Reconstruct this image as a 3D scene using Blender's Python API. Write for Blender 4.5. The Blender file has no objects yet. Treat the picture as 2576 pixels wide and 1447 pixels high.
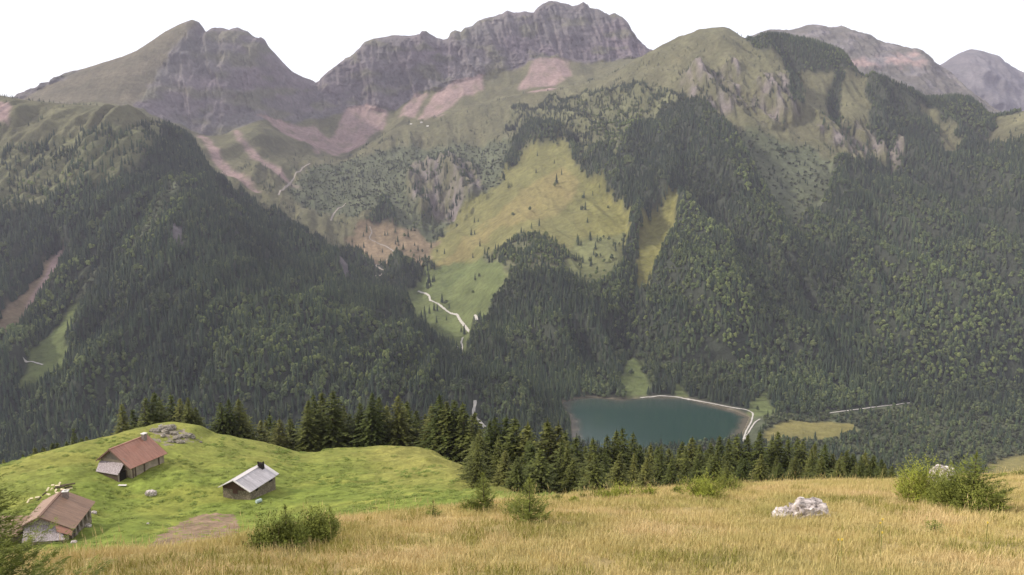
import bpy, bmesh, math, random
import numpy as np
from mathutils import Vector, Matrix, Euler
from mathutils.bvhtree import BVHTree

SC = bpy.context.scene
COL = SC.collection
rng = np.random.default_rng(7)
random.seed(7)

# ------------------------------------------------------------------ camera, sky, sun, exposure
F, CX, CY, PITCH = 2144.0, 1288.0, 723.5, math.radians(9.0)
SP, CP = math.sin(PITCH), math.cos(PITCH)
cam = bpy.data.objects.new('camera', bpy.data.cameras.new('camera'))
COL.objects.link(cam)
cam.data.sensor_width = 36.0
cam.data.lens = 36.0 * F / 2576.0
cam.data.clip_start, cam.data.clip_end = 0.1, 30000
cam.rotation_euler = (math.radians(90) - PITCH, 0, 0)
SC.camera = cam

SUN = Vector((-0.86, 0.02, 0.66)).normalized()
w = bpy.data.worlds.new('World'); SC.world = w; w.use_nodes = True
nt = w.node_tree; nt.nodes.clear()
sky = nt.nodes.new('ShaderNodeTexSky'); sky.sky_type = 'NISHITA'; sky.sun_disc = False
sky.sun_elevation = math.asin(SUN.z); sky.sun_rotation = math.atan2(SUN.x, SUN.y)
sky.altitude = 1500; sky.dust_density = 3.0
b1 = nt.nodes.new('ShaderNodeBackground'); b1.inputs[1].default_value = 0.05
b2 = nt.nodes.new('ShaderNodeBackground'); b2.inputs[0].default_value = (1.0, 0.985, 0.975, 1); b2.inputs[1].default_value = 0.86
ad = nt.nodes.new('ShaderNodeAddShader'); wo = nt.nodes.new('ShaderNodeOutputWorld')
nt.links.new(sky.outputs[0], b1.inputs[0]); nt.links.new(b1.outputs[0], ad.inputs[0])
nt.links.new(b2.outputs[0], ad.inputs[1]); nt.links.new(ad.outputs[0], wo.inputs[0])   # thin bright cloud veil over a blue sky

sl = bpy.data.lights.new('sun', 'SUN'); sl.energy = 3.4; sl.angle = math.radians(4); sl.color = (1.0, 0.92, 0.80)
so = bpy.data.objects.new('sun', sl); COL.objects.link(so)
so.rotation_euler = SUN.to_track_quat('Z', 'Y').to_euler()
SC.view_settings.view_transform = 'Standard'; SC.view_settings.look = 'None'
SC.view_settings.gamma = 1; SC.view_settings.use_curve_mapping = False
SC.view_settings.exposure = 0.32
SC.render.engine = 'CYCLES'
cy = SC.cycles
cy.max_bounces = 5; cy.diffuse_bounces = 2; cy.glossy_bounces = 2; cy.transmission_bounces = 2
cy.transparent_max_bounces = 4; cy.volume_bounces = 0
cy.use_denoising = True
HAZE_DENSITY = 4.1e-5

# ------------------------------------------------------------------ helpers
def tag(o, label=None, cat=None, group=None, kind=None):
    if label: o['label'] = label
    if cat: o['category'] = cat
    if group: o['group'] = group
    if kind: o['kind'] = kind
    return o

def at(px, py, Y):
    """point seen at photo pixel (px,py) whose world depth is Y (arrays allowed)"""
    px = np.asarray(px, float); py = np.asarray(py, float); Y = np.asarray(Y, float)
    dx = (px - CX) / F; dz = (CY - py) / F
    wy = CP + dz * SP; wz = -SP + dz * CP
    s = Y / wy
    return np.stack([dx * s, Y + 0 * s, wz * s], -1)

def pix(P):
    P = np.asarray(P, float)
    d = P[..., 1] * CP - P[..., 2] * SP
    d = np.maximum(d, 0.01)
    return CX + F * P[..., 0] / d, CY - F * (P[..., 1] * SP + P[..., 2] * CP) / d

_perm = np.random.default_rng(3).permutation(256).astype(np.int64)
_perm = np.concatenate([_perm, _perm, _perm])
_ga = np.random.default_rng(4).normal(size=(256, 3)); _ga /= np.linalg.norm(_ga, axis=1)[:, None]
def pn(x, y, z=0.0):
    x, y, z = np.broadcast_arrays(np.asarray(x, float), np.asarray(y, float), np.asarray(z, float))
    xi, yi, zi = np.floor(x).astype(np.int64), np.floor(y).astype(np.int64), np.floor(z).astype(np.int64)
    xf, yf, zf = x - xi, y - yi, z - zi
    u, v, ww = [t * t * t * (t * (t * 6 - 15) + 10) for t in (xf, yf, zf)]
    xi &= 255; yi &= 255; zi &= 255
    out = 0
    for a in (0, 1):
        for b in (0, 1):
            for c in (0, 1):
                g = _ga[_perm[_perm[_perm[xi + a] + yi + b] + zi + c]]
                d = g[..., 0] * (xf - a) + g[..., 1] * (yf - b) + g[..., 2] * (zf - c)
                out = out + d * (u if a else 1 - u) * (v if b else 1 - v) * (ww if c else 1 - ww)
    return out * 1.6
def fbm(x, y, z=0.0, o=4, g=0.5):
    s, a, f = 0, 1.0, 1.0
    for i in range(o):
        s = s + a * pn(x * f + 13.7 * i, y * f + 7.1 * i, z * f); a *= g; f *= 2.03
    return s
def ridged(x, y, z=0.0, o=4, g=0.5):
    s, a, f = 0, 1.0, 1.0
    for i in range(o):
        s = s + a * (1 - 2.2 * np.abs(pn(x * f + 5.3 * i, y * f + 9.1 * i, z * f))); a *= g; f *= 2.07
    return s
def sm(a, b, x):
    t = np.clip((x - a) / (b - a), 0, 1); return t * t * (3 - 2 * t)

def line(us, pts, smooth=40):
    """pts = (px,py,Y)...; returns world points over the columns us"""
    p = np.array(pts, float)
    py = np.interp(us, p[:, 0], p[:, 1]); Y = np.interp(us, p[:, 0], p[:, 2])
    if smooth:
        step = us[1] - us[0]; n = max(1, int(smooth / step))
        k = np.hanning(2 * n + 1); k /= k.sum()
        py = np.convolve(np.pad(py, n, 'edge'), k, 'valid'); Y = np.convolve(np.pad(Y, n, 'edge'), k, 'valid')
    else:
        step = us[1] - us[0]; n = int(60 / step); k = np.hanning(2 * n + 1); k /= k.sum()
        Y = np.convolve(np.pad(Y, n, 'edge'), k, 'valid')
    return at(us, py, Y)

def loft(lines, counts, lin=()):
    """rows between successive lines with a monotone cubic; returns P[row,col,3] and v[row]"""
    L = np.stack(lines); K = len(L)
    d = L[1:] - L[:-1]
    m = np.zeros_like(L); m[0] = d[0]; m[-1] = d[-1]
    a, b = d[:-1], d[1:]
    same = a * b > 0
    m[1:-1] = np.where(same, 2 * a * b / np.where(same, a + b, 1), 0)
    rows, vs = [], []
    for k in range(K - 1):
        n = counts[k]
        for i in range(n + (1 if k == K - 2 else 0)):
            t = i / n; vs.append(k + t)
            if k in lin:
                rows.append(L[k] + t * d[k]); continue
            t2, t3 = t * t, t * t * t
            rows.append((2*t3-3*t2+1)*L[k] + (t3-2*t2+t)*m[k] + (-2*t3+3*t2)*L[k+1] + (t3-t2)*m[k+1])
    return np.stack(rows), np.array(vs)

def grid_mesh(name, P, col=None, smooth=True):
    R, C_ = P.shape[:2]
    me = bpy.data.meshes.new(name)
    me.vertices.add(R * C_); me.vertices.foreach_set('co', P.astype(np.float32).ravel())
    idx = np.arange(R * C_).reshape(R, C_)
    q = np.stack([idx[:-1, :-1], idx[1:, :-1], idx[1:, 1:], idx[:-1, 1:]], -1).reshape(-1, 4)
    # orientation upward
    e1 = P[1, 0] - P[0, 0]; e2 = P[0, 1] - P[0, 0]
    if np.cross(e1, e2)[2] < 0: q = q[:, ::-1]
    n = len(q)
    me.loops.add(4 * n); me.loops.foreach_set('vertex_index', q.ravel().astype(np.int32))
    me.polygons.add(n)
    me.polygons.foreach_set('loop_start', (np.arange(n) * 4).astype(np.int32))
    me.polygons.foreach_set('loop_total', np.full(n, 4, np.int32))
    me.polygons.foreach_set('use_smooth', np.full(n, smooth))
    me.update(calc_edges=True)
    if col is not None:
        ca = me.attributes.new('cover', 'FLOAT_COLOR', 'POINT')
        c4 = np.ones((R * C_, 4), np.float32); c4[:, :3] = col.reshape(-1, 3)
        ca.data.foreach_set('color', c4.ravel())
    return me

def poly_mesh(name, V, faces, mat=None, parent=None, smooth=False, link=True):
    me = bpy.data.meshes.new(name)
    me.from_pydata([tuple(v) for v in V], [], faces); me.update()
    if smooth: me.polygons.foreach_set('use_smooth', [True] * len(me.polygons))
    if mat: me.materials.append(mat)
    o = bpy.data.objects.new(name, me)
    if link: COL.objects.link(o)
    if parent: o.parent = parent
    return o

def empty(name, loc=(0, 0, 0), rz=0, s=1):
    o = bpy.data.objects.new(name, None); COL.objects.link(o)
    o.location = loc; o.rotation_euler = (0, 0, rz); o.scale = (s, s, s)
    o.empty_display_size = 0.2
    return o

def in_poly(x, y, poly):
    poly = np.array(poly, float); inside = np.zeros(x.shape, bool)
    x0, y0 = poly.min(0); x1, y1 = poly.max(0)
    sel = (x >= x0) & (x <= x1) & (y >= y0) & (y <= y1)
    xs, ys = x[sel], y[sel]; ins = np.zeros(xs.shape, bool)
    j = len(poly) - 1
    for i in range(len(poly)):
        xi, yi = poly[i]; xj, yj = poly[j]
        if yi != yj:
            c = ((yi > ys) != (yj > ys)) & (xs < (xj - xi) * (ys - yi) / (yj - yi) + xi)
            ins ^= c
        j = i
    inside[sel] = ins
    return inside

# ------------------------------------------------------------------ materials
def mat_new(name):
    m = bpy.data.materials.new(name); m.use_nodes = True
    n = m.node_tree.nodes; l = m.node_tree.links
    return m, n, l, n['Principled BSDF']
def nd(n, t, **kw):
    x = n.new(t)
    for k, v in kw.items(): setattr(x, k, v)
    return x
def mixc(n, l, fac, a, b, mode='MIX'):
    x = n.new('ShaderNodeMix'); x.data_type = 'RGBA'; x.blend_type = mode
    for s, v in ((0, fac), (6, a), (7, b)):
        if isinstance(v, (float, int)): x.inputs[s].default_value = v
        elif isinstance(v, tuple): x.inputs[s].default_value = (*v, 1)
        else: l.new(v, x.inputs[s])
    return x.outputs[2]
def noise(n, l, scale, detail=4, rough=0.6, vec=None, coord='Object'):
    t = n.new('ShaderNodeTexNoise'); t.inputs['Scale'].default_value = scale
    t.inputs['Detail'].default_value = detail; t.inputs['Roughness'].default_value = rough
    if vec is None:
        g = n.new('ShaderNodeTexCoord'); vec = g.outputs[coord]
    l.new(vec, t.inputs['Vector'])
    return t.outputs['Fac']
def ramp(n, l, fac, stops):
    r = n.new('ShaderNodeValToRGB'); e = r.color_ramp.elements
    while len(e) < len(stops): e.new(0.5)
    for i, (p, c) in enumerate(stops):
        e[i].position = p; e[i].color = (*c, 1) if len(c) == 3 else c
    l.new(fac, r.inputs[0]); return r.outputs[0]
def bump(n, l, bsdf, h, strength, dist):
    b = n.new('ShaderNodeBump'); b.inputs['Strength'].default_value = strength
    b.inputs['Distance'].default_value = dist; l.new(h, b.inputs['Height']); l.new(b.outputs[0], bsdf.inputs['Normal'])

def terrain_mat(name, fine, amt, bs, bd):
    m, n, l, p = mat_new(name)
    at_ = nd(n, 'ShaderNodeAttribute', attribute_name='cover')
    a = noise(n, l, fine, 6, 0.7)
    b = noise(n, l, fine * 0.17, 5, 0.6)
    r = ramp(n, l, a, [(0.3, (1 - amt,) * 3), (0.7, (1 + amt,) * 3)])
    r2 = ramp(n, l, b, [(0.3, (1 - amt * .7, 1 - amt * .6, 1 - amt * .7)), (0.7, (1 + amt * .7, 1 + amt * .6, 1 + amt * .5))])
    c = mixc(n, l, 1.0, at_.outputs['Color'], r, 'MULTIPLY')
    c = mixc(n, l, 1.0, c, r2, 'MULTIPLY')
    l.new(c, p.inputs['Base Color']); p.inputs['Roughness'].default_value = 1.0
    p.inputs['Specular IOR Level'].default_value = 0.1
    bump(n, l, p, a, bs, bd)
    return m
M_MOUNT = terrain_mat('mountain_ground', 0.06, 0.28, 0.9, 7.0)
M_PAST = terrain_mat('pasture_ground', 1.2, 0.30, 0.8, 0.35)

def leaf_mat(name, stops, rough=0.75, posscale=None, posamt=0.35, trans=0.0):
    """colour varies per tree (object random) and softly over the hillside"""
    m, n, l, p = mat_new(name)
    oi = n.new('ShaderNodeObjectInfo')
    c = ramp(n, l, oi.outputs['Random'], stops)
    geo = n.new('ShaderNodeNewGeometry')
    if posscale:
        f = noise(n, l, posscale, 3, 0.6, geo.outputs['Position'])
        r = ramp(n, l, f, [(0.3, (1 - posamt,) * 3), (0.72, (1 + posamt, 1 + posamt * .9, 1 + posamt * .4))])
        c = mixc(n, l, 1.0, c, r, 'MULTIPLY')
    f2 = noise(n, l, 2.2, 2, 0.6)
    r2 = ramp(n, l, f2, [(0.3, (0.62,) * 3), (0.7, (1.3,) * 3)])
    c = mixc(n, l, 1.0, c, r2, 'MULTIPLY')
    l.new(c, p.inputs['Base Color']); p.inputs['Roughness'].default_value = rough
    p.inputs['Specular IOR Level'].default_value = 0.15
    return m
M_FIR_FAR = leaf_mat('far_spruce_needles', [(0, (.030, .050, .034)), (.5, (.047, .070, .042)), (1, (.080, .102, .055))], posscale=0.004, posamt=.4)
M_DEC_FAR = leaf_mat('far_broadleaf', [(0, (.062, .088, .046)), (.5, (.090, .120, .058)), (1, (.135, .160, .074))], posscale=0.004, posamt=.45)
M_DEC_LIT = leaf_mat('far_broadleaf_sunlit', [(0, (.095, .132, .052)), (.5, (.130, .168, .064)), (1, (.185, .215, .082))], posscale=0.005, posamt=.35)  # sunlit copy of the far broadleaf, light put into the leaf colour
M_BUSH_FAR = leaf_mat('far_scrub', [(0, (.062, .075, .045)), (1, (.11, .125, .07))], posscale=0.008)
M_FIR = leaf_mat('spruce_needles', [(0, (.064, .080, .020)), (.5, (.096, .108, .028)), (1, (.145, .146, .040))], posscale=0.35, posamt=0.3)
M_YFIR = leaf_mat('young_spruce_needles', [(0, (.155, .180, .038)), (1, (.215, .235, .052))], posscale=9, posamt=0.3)
M_JUN = leaf_mat('juniper_needles', [(0, (.215, .25, .042)), (1, (.29, .31, .055))], posscale=7, posamt=0.35)
def simple(name, c, rough=0.9, var=0.3, sc=3.0, bs=0.3, bd=0.05, spec=0.2, metallic=0.0, stretch=None):
    m, n, l, p = mat_new(name)
    tc = n.new('ShaderNodeTexCoord'); vec = tc.outputs['Object']
    if stretch:
        mp = n.new('ShaderNodeMapping'); mp.inputs['Scale'].default_value = stretch; l.new(vec, mp.inputs[0]); vec = mp.outputs[0]
    f = noise(n, l, sc, 5, 0.65, vec)
    r = ramp(n, l, f, [(0.28, tuple(x * (1 - var) for x in c)), (0.72, tuple(x * (1 + var) for x in c))])
    l.new(r, p.inputs['Base Color']); p.inputs['Roughness'].default_value = rough
    p.inputs['Specular IOR Level'].default_value = spec; p.inputs['Metallic'].default_value = metallic
    bump(n, l, p, f, bs, bd)
    return m
M_BARK = simple('bark', (.085, .062, .045), sc=6)
M_TRACK = simple('gravel_track', (.42, .39, .35), sc=0.4, var=.15)
M_TRAIL = simple('dirt_trail', (.27, .235, .20), sc=0.2, var=.15)

def blur(a, n):
    for _ in range(n):
        b = a.copy(); b[1:-1] = (a[:-2] + 2 * a[1:-1] + a[2:]) / 4
        a = b.copy(); a[:, 1:-1] = (b[:, :-2] + 2 * b[:, 1:-1] + b[:, 2:]) / 4
    return a
# ------------------------------------------------------------------ mountain terrain
TP = [
 ('A', [(470,330),(650,290),(870,370),(1000,310),(1340,220),(1640,118),(1760,60),(1880,85),(1890,150),(1700,250),(1480,300),(1400,330),(1290,380),(1130,420),(1050,480),(960,520),(900,640),(850,640),(740,590),(560,520)]),
 ('B', [(780,425),(900,405),(1000,380),(1130,370),(1290,365),(1250,480),(1150,560),(1080,620),(1020,600),(960,520),(900,560),(800,540),(720,500)]),
 ('O', [(1280,300),(1380,265),(1460,280),(1430,360),(1330,370),(1280,345)]),
 ('S', [(650,286),(700,300),(800,335),(880,385),(800,388),(720,350)]),
 ('S', [(495,345),(515,345),(560,400),(660,500),(640,505),(560,440)]), ('S', [(575,340),(600,345),(700,430),(760,480),(680,440)]),
 ('S', [(870,275),(930,262),(975,285),(965,330),(900,375),(850,392),(800,385),(850,330)]),
 ('S', [(1000,305),(1045,235),(1075,238),(1045,300)]), ('S', [(1050,305),(1095,240),(1150,205),(1215,190),(1215,225),(1150,265),(1110,292)]),
 ('S', [(1300,236),(1330,195),(1345,155),(1430,150),(1440,200),(1390,228)]),
 ('R', [(1030,445),(1080,420),(1200,430),(1215,490),(1150,550),(1060,570),(1020,500)]),
 ('D', [(860,610),(930,565),(1080,605),(1200,590),(1160,650),(1060,690),(940,690)]),
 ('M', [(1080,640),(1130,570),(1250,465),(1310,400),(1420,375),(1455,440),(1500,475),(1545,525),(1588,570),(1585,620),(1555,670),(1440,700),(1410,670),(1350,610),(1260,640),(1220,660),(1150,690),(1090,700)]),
 ('N', [(1420,690),(1430,625),(1500,600),(1570,610),(1570,660),(1490,705)]), ('O', [(1150,690),(1250,635),(1340,598),(1435,640),(1410,690),(1290,695),(1180,705)]), ('N', [(1170,712),(1245,690),(1290,706),(1262,735),(1225,800),(1190,800)]),
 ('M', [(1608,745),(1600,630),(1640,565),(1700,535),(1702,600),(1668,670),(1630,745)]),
 ('P', [(1060,700),(1150,655),(1250,668),(1268,710),(1228,800),(1190,850),(1170,925),(1100,925),(1030,870),(990,810),(1040,730)]),
 ('P', [(1550,960),(1590,868),(1616,895),(1634,970),(1628,1004),(1580,1000)]), ('P', [(1870,1060),(1895,1000),(1930,985),(1960,1060)]),
 ('P', [(1690,1000),(1700,965),(1720,975),(1740,1000)]),
 ('A', [(1700,235),(1780,175),(1890,130),(2130,160),(2180,215),(2185,330),(2220,390),(2130,430),(2050,420),(1900,350),(1800,320),(1740,290)]),
 ('R', [(1715,215),(1850,180),(1880,290),(1760,300)]), ('R', [(1900,225),(1960,215),(2010,260),(2000,320),(1930,330),(1890,280)]), ('R', [(2060,285),(2180,300),(2240,370),(2150,415),(2060,350)]),
 ('O', [(1330,305),(1480,250),(1680,235),(1705,265),(1640,310),(1570,350),(1520,440),(1460,430),(1420,375),(1360,350)]),
 ('R', [(2230,360),(2260,350),(2270,400),(2235,405)]), ('R', [(1790,330),(1830,320),(1840,360),(1800,360)]),
 ('B', [(1800,330),(1900,340),(2090,420),(2110,470),(2060,570),(2000,600),(1940,530),(1880,450)]),
 ('F', [(1880,110),(1920,85),(2110,122),(2140,175),(2050,168),(1960,150),(1890,140)]), ('F', [(1965,140),(2000,150),(2025,300),(1990,300)]), ('F', [(2095,170),(2125,180),(2105,310),(2080,300)]),
 ('A', [(2470,410),(2500,320),(2576,270),(2742,240),(2742,350),(2560,400)]), ('A', [(2300,300),(2340,300),(2420,400),(2400,410)]),
 ('B', [(1880,1050),(1960,1046),(2300,1020),(2742,1100),(2742,1300),(1880,1300)]),
 ('W', [(1915,1085),(1990,1062),(2150,1060),(2165,1080),(2080,1108),(1930,1112)]), ('W', [(2480,1160),(2576,1140),(2742,1140),(2742,1230),(2480,1200)]),
]
US = np.arange(-160, 2742, 2.6)
crest = [(-160,330,4200),(40,262,3900),(80,243,3800),(140,212,3800),(200,183,3800),(260,163,3850),(325,143,3900),(360,128,3900),(395,103,3950),(430,78,4000),(460,62,4000),(487,51,4000),
 (500,55,4000),(510,68,4000),(518,82,4010),(530,77,4050),(548,70,4080),(562,71,4080),(580,76,4080),(598,71,4090),(622,78,4100),(635,90,4100),(648,97,4100),(655,93,4100),(666,100,4110),(676,118,4120),(692,135,4150),(712,158,4180),
 (735,180,4220),(758,192,4280),(780,200,4350),(798,210,4400),(812,200,4420),(840,170,4450),(865,152,4470),(890,138,4480),(905,122,4480),(920,104,4480),(940,97,4480),(975,92,4500),(1000,89,4500),(1030,90,4500),(1045,88,4500),(1058,86,4500),
 (1062,78,4500),(1072,78,4500),(1082,86,4520),(1100,97,4550),(1118,101,4550),(1128,96,4560),(1133,82,4560),(1145,76,4560),(1160,80,4570),(1172,70,4580),(1188,66,4600),(1200,54,4610),(1218,46,4620),(1240,42,4640),(1262,36,4650),(1276,26,4660),
 (1292,32,4680),(1320,30,4700),(1342,33,4700),(1352,19,4720),(1366,9,4740),(1382,3,4760),(1400,5,4780),(1418,10,4780),(1440,16,4780),(1456,12,4780),(1465,6,4780),(1476,12,4780),(1482,20,4780),(1500,22,4770),(1515,31,4760),(1532,40,4740),
 (1545,32,4730),(1560,40,4710),(1576,54,4690),(1586,75,4660),(1600,98,4640),(1622,118,4600),(1640,130,4600),(1700,160,4700),(1800,150,5100),(1860,110,5300),(1880,97,5400),(1905,84,5400),(1935,75,5450),(1980,78,5500),(2010,70,5500),(2040,62,5500),(2058,66,5500),
 (2066,70,5500),(2085,70,5500),(2108,67,5480),(2125,75,5450),(2160,86,5400),(2172,88,5380),(2185,100,5350),(2215,108,5300),(2245,114,5250),(2270,121,5200),(2290,122,5150),(2305,130,5120),(2318,142,5100),(2330,158,5080),(2350,172,5050),(2395,212,4950),(2440,250,4800),(2490,285,4700),(2600,300,4600),(2742,300,4600)]
L1 = line(US, crest, 0)
L0 = L1 + np.array([0, 900, -420])
L2 = line(US, [(-160,345,3600),(80,266,3400),(200,266,3350),(330,268,3300),(400,300,3350),(480,340,3400),(560,352,3450),(650,300,3650),(720,310,3850),(800,300,4080),(870,285,4200),(950,285,4250),(1000,285,4250),(1060,238,4300),(1120,225,4320),(1200,195,4350),(1300,180,4400),
   (1345,150,4420),(1430,150,4440),(1500,160,4440),(1640,150,4450),(1720,190,4400),(1900,220,4500),(2100,230,4500),(2300,260,4300),(2500,300,4200),(2742,320,4200)])
L3 = line(US, [(-160,380,3300),(80,330,3100),(330,330,3000),(480,380,3120),(560,390,3200),(650,345,3450),(760,375,3700),(870,388,3900),(1000,323,4050),(1150,285,4080),(1340,236,4100),(1450,222,4100),(1560,190,4050),(1640,165,3950),(1720,205,3900),(1900,240,3800),(2100,250,3800),(2300,290,3700),(2500,330,3600),(2742,340,3600)])
L4 = line(US, [(-160,420,3100),(80,400,2900),(330,400,2900),(480,420,3000),(560,420,3080),(650,385,3300),(760,392,3580),(870,398,3750),(1000,318,3950),(1150,278,3950),(1340,229,3950),(1450,214,3900),(1540,185,3750),(1600,150,3650),(1640,128,3550),(1700,96,3450),(1760,76,3400),(1800,70,3380),(1822,69,3370),(1845,79,3350),(1862,92,3330),(1880,100,3300),(1900,107,3260),
   (1915,94,3200),(1940,90,3180),(1990,95,3150),(2060,112,3100),(2100,126,3060),(2128,142,3040),(2142,168,3020),(2160,188,3000),(2185,208,2980),(2230,218,2950),(2290,228,2920),(2330,252,2900),(2370,248,2850),(2400,246,2830),(2440,250,2800),(2465,268,2780),(2480,288,2760),(2500,298,2740),(2540,288,2700),(2576,280,2680),(2742,235,2650)], 12)
L5 = line(US, [(-160,560,2700),(330,560,2700),(560,520,2750),(700,470,3050),(800,450,3300),(900,450,3450),(1000,410,3600),(1100,385,3650),(1200,370,3650),(1300,335,3650),(1400,290,3650),(1500,262,3500),(1640,205,3280),(1760,190,3050),(1880,215,2900),(2000,225,2850),(2150,260,2780),(2300,330,2680),(2420,370,2620),(2480,390,2600),(2576,350,2500),(2742,320,2480)])
L6 = line(US, [(-160,750,2300),(560,680,2450),(700,580,2650),(850,590,2780),(950,560,2880),(1040,560,2900),(1100,570,2880),(1180,520,2920),(1260,450,2980),(1350,395,3020),(1450,380,2950),(1560,370,2820),(1640,360,2750),(1760,330,2640),(1900,370,2560),(2000,390,2560),(2150,430,2480),(2300,480,2350),(2450,500,2300),(2576,480,2250),(2742,460,2200)])
L7 = line(US, [(-160,850,2000),(560,850,2000),(850,650,2620),(950,640,2680),(1050,660,2600),(1120,645,2550),(1200,600,2560),(1300,550,2560),(1400,540,2500),(1500,545,2420),(1600,560,2340),(1700,560,2260),(1850,540,2250),(2000,580,2180),(2150,600,2120),(2300,640,2050),(2576,640,1980),(2742,640,1960)])
L8 = line(US, [(-160,950,1750),(850,900,2000),(1000,800,2180),(1060,760,2270),(1150,745,2230),(1210,720,2160),(1260,700,2050),(1400,690,1980),(1550,700,1960),(1620,720,1980),(1700,720,1930),(1850,740,1900),(1940,720,1950),(2100,760,1880),(2300,800,1800),(2576,820,1760),(2742,820,1760)])
L9 = line(US, [(-160,1050,1450),(850,960,1750),(1100,880,1900),(1170,875,1860),(1230,865,1790),(1400,860,1740),(1550,850,1740),(1605,860,1780),(1700,850,1730),(1850,860,1720),(1930,860,1740),(2100,880,1700),(2300,900,1660),(2576,920,1640),(2742,920,1640)])
def zline(us, Y, z):
    dx = (us - CX) / F
    # pixel column at depth Y and height z: x = dx*(Y*CP - z*SP)
    Y = np.broadcast_to(np.asarray(Y, float), us.shape); z = np.broadcast_to(np.asarray(z, float), us.shape)
    return np.stack([dx * (Y * CP - z * SP), Y, z], -1)
ys = np.interp(US, [-160,900,1150,1300,1400,1560,1750,1880,1950,2100,2300,2576,2742], [1480,1480,1500,1530,1545,1535,1530,1500,1470,1450,1490,1540,1560])
L10 = zline(US, ys, -446)
L11 = zline(US, 1290, -447); L12 = zline(US, 950, -449)
T, TV = loft([L0, L1, L2, L3, L4, L5, L6, L7, L8, L9, L10, L11, L12], [8, 95, 40, 16, 50, 60, 60, 62, 55, 50, 46, 30], lin=(0,))
V2 = TV[:, None] + 0 * T[..., 0]
TPX, TPY = pix(T)
X, Y, Z = T[..., 0].copy(), T[..., 1].copy(), T[..., 2].copy()
rock = sm(.98, 1.06, V2) * (1 - sm(1.86, 2.1, V2))          # cliff zone
mid = sm(4.06, 4.8, V2) * (1 - sm(9.0, 9.7, V2))
om = np.zeros(TPX.shape)
for c_, poly in TP:
    m_ = in_poly(TPX, TPY, poly); om[m_] = 1.0 if c_ in 'MPDWSBN' else (.7 if c_ == 'A' else 0.0)
om[in_poly(TPX, TPY, [(1150,560),(1600,640),(1610,760),(1500,800),(1180,860)])] = 1.0
for _ in range(6): om = blur(om, 1)
om = blur(om, 10)
# cliffs: buttresses, gullies and strata pushed out of the face
gm_ = in_poly(TPX, TPY, [(40,260),(80,235),(487,40),(495,60),(440,120),(400,170),(380,220),(330,275)]) * 1.0
gm_ = blur(gm_, 6)
rock = rock * (1 - .85 * gm_)
d = (34 * ridged(X / 260, Z / 520, Y / 900, 3) + 24 * ridged((X + .3 * Z) / 60, Z / 300, Y / 500, 4) + 9 * ridged(X / 22, Z / 60, Y / 90, 3)) * rock * sm(1.0, 1.25, V2)
strata = np.sin((Z + 60 * fbm(X / 200, Y / 200)) / 9.5) * 2.0 + 3.5 * fbm(X / 90, Z / 12.0, o=3)
T[..., 1] -= d * 0.8 - 20 * rock; T[..., 1] -= strata * rock * sm(1.0, 1.1, V2)
T[..., 2] += rock * (5 * fbm(X / 45, Y / 45, o=3) * 1.3)
# scree cones
T[..., 2] += sm(1.7, 2.2, V2) * (1 - sm(3.0, 3.6, V2)) * 16 * ridged(X / 260, Y / 700, o=3)
# forested flanks: ribs and gullies running down the slope
rib = ridged((X + 0.25 * Y) / 260, Y / 1100, 1.3, 4) - .3
ok_ = 1 - .8 * om
T[..., 2] += mid * 66 * rib * ok_ + mid * 22 * ok_ * (ridged((X + .2 * Y) / 95, Y / 500, 7.7, 3) - .3) * sm(-460, -300, Z) + mid * 9 * ok_ * fbm(X / 60, Y / 90, o=4)
T[..., 2] += sm(3.6, 4.0, V2) * (1 - sm(4.0, 4.4, V2)) * 4 * fbm(X / 40, Y / 60, o=3)
cr = np.zeros(TPX.shape)
for c_, poly in TP:
    if c_ == 'R': cr[in_poly(TPX, TPY, [(a + (a - np.mean([q[0] for q in poly])) * .25, b_ + (b_ - np.mean([q[1] for q in poly])) * .25) for a, b_ in poly])] = 1
cr = blur(cr, 5) * (V2 > 3.9)
T[..., 1] -= cr * (17 * ridged(X / 38, Z / 110, Y / 160, 4) - 8)
T[..., 2] += cr * 7 * ridged(X / 26, Y / 70, 2.2, 3)
# lake bed
LK = [(1416,1012),(1450,1003),(1490,1000),(1560,1006),(1640,1000),(1720,1002),(1790,1020),(1850,1034),(1885,1050),(1872,1080),(1850,1112),(1700,1135),(1500,1135),(1440,1112),(1436,1060),(1412,1034)]
LW = np.array([at(a, b, 1.0) for a, b in LK]); LW = LW * (-450.0 / LW[:, 2:3])      # shoreline on the water plane
def signed_dist(x, y, poly):
    P = np.asarray(poly)[:, :2]; dmin = np.full(x.shape, 1e9)
    for i in range(len(P)):
        a, b = P[i], P[(i + 1) % len(P)]; ab = b - a
        t = np.clip(((x - a[0]) * ab[0] + (y - a[1]) * ab[1]) / (ab @ ab), 0, 1)
        dmin = np.minimum(dmin, np.hypot(x - a[0] - t * ab[0], y - a[1] - t * ab[1]))
    return np.where(in_poly(x, y, P), -dmin, dmin)
sd = signed_dist(T[..., 0], T[..., 1], LW)
floor_ = V2 > 9.4
wig = 6 * fbm(T[..., 0] / 60, T[..., 1] / 60)
T[..., 2] = np.where(floor_ | (sd < 10), np.where(sd < 0, -449.5 + np.maximum(sd + wig * .5, -30) * .12 - .8, np.minimum(T[..., 2], -449.4 + np.clip(sd, 0, 300) * (.22 if True else 0) + 400 * (V2 < 9.4))), T[..., 2])
T[..., 2] += (V2 > 9.9) * (sd > 12) * (fbm(T[..., 0] / 90, T[..., 1] / 90) * 1.6)

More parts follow.
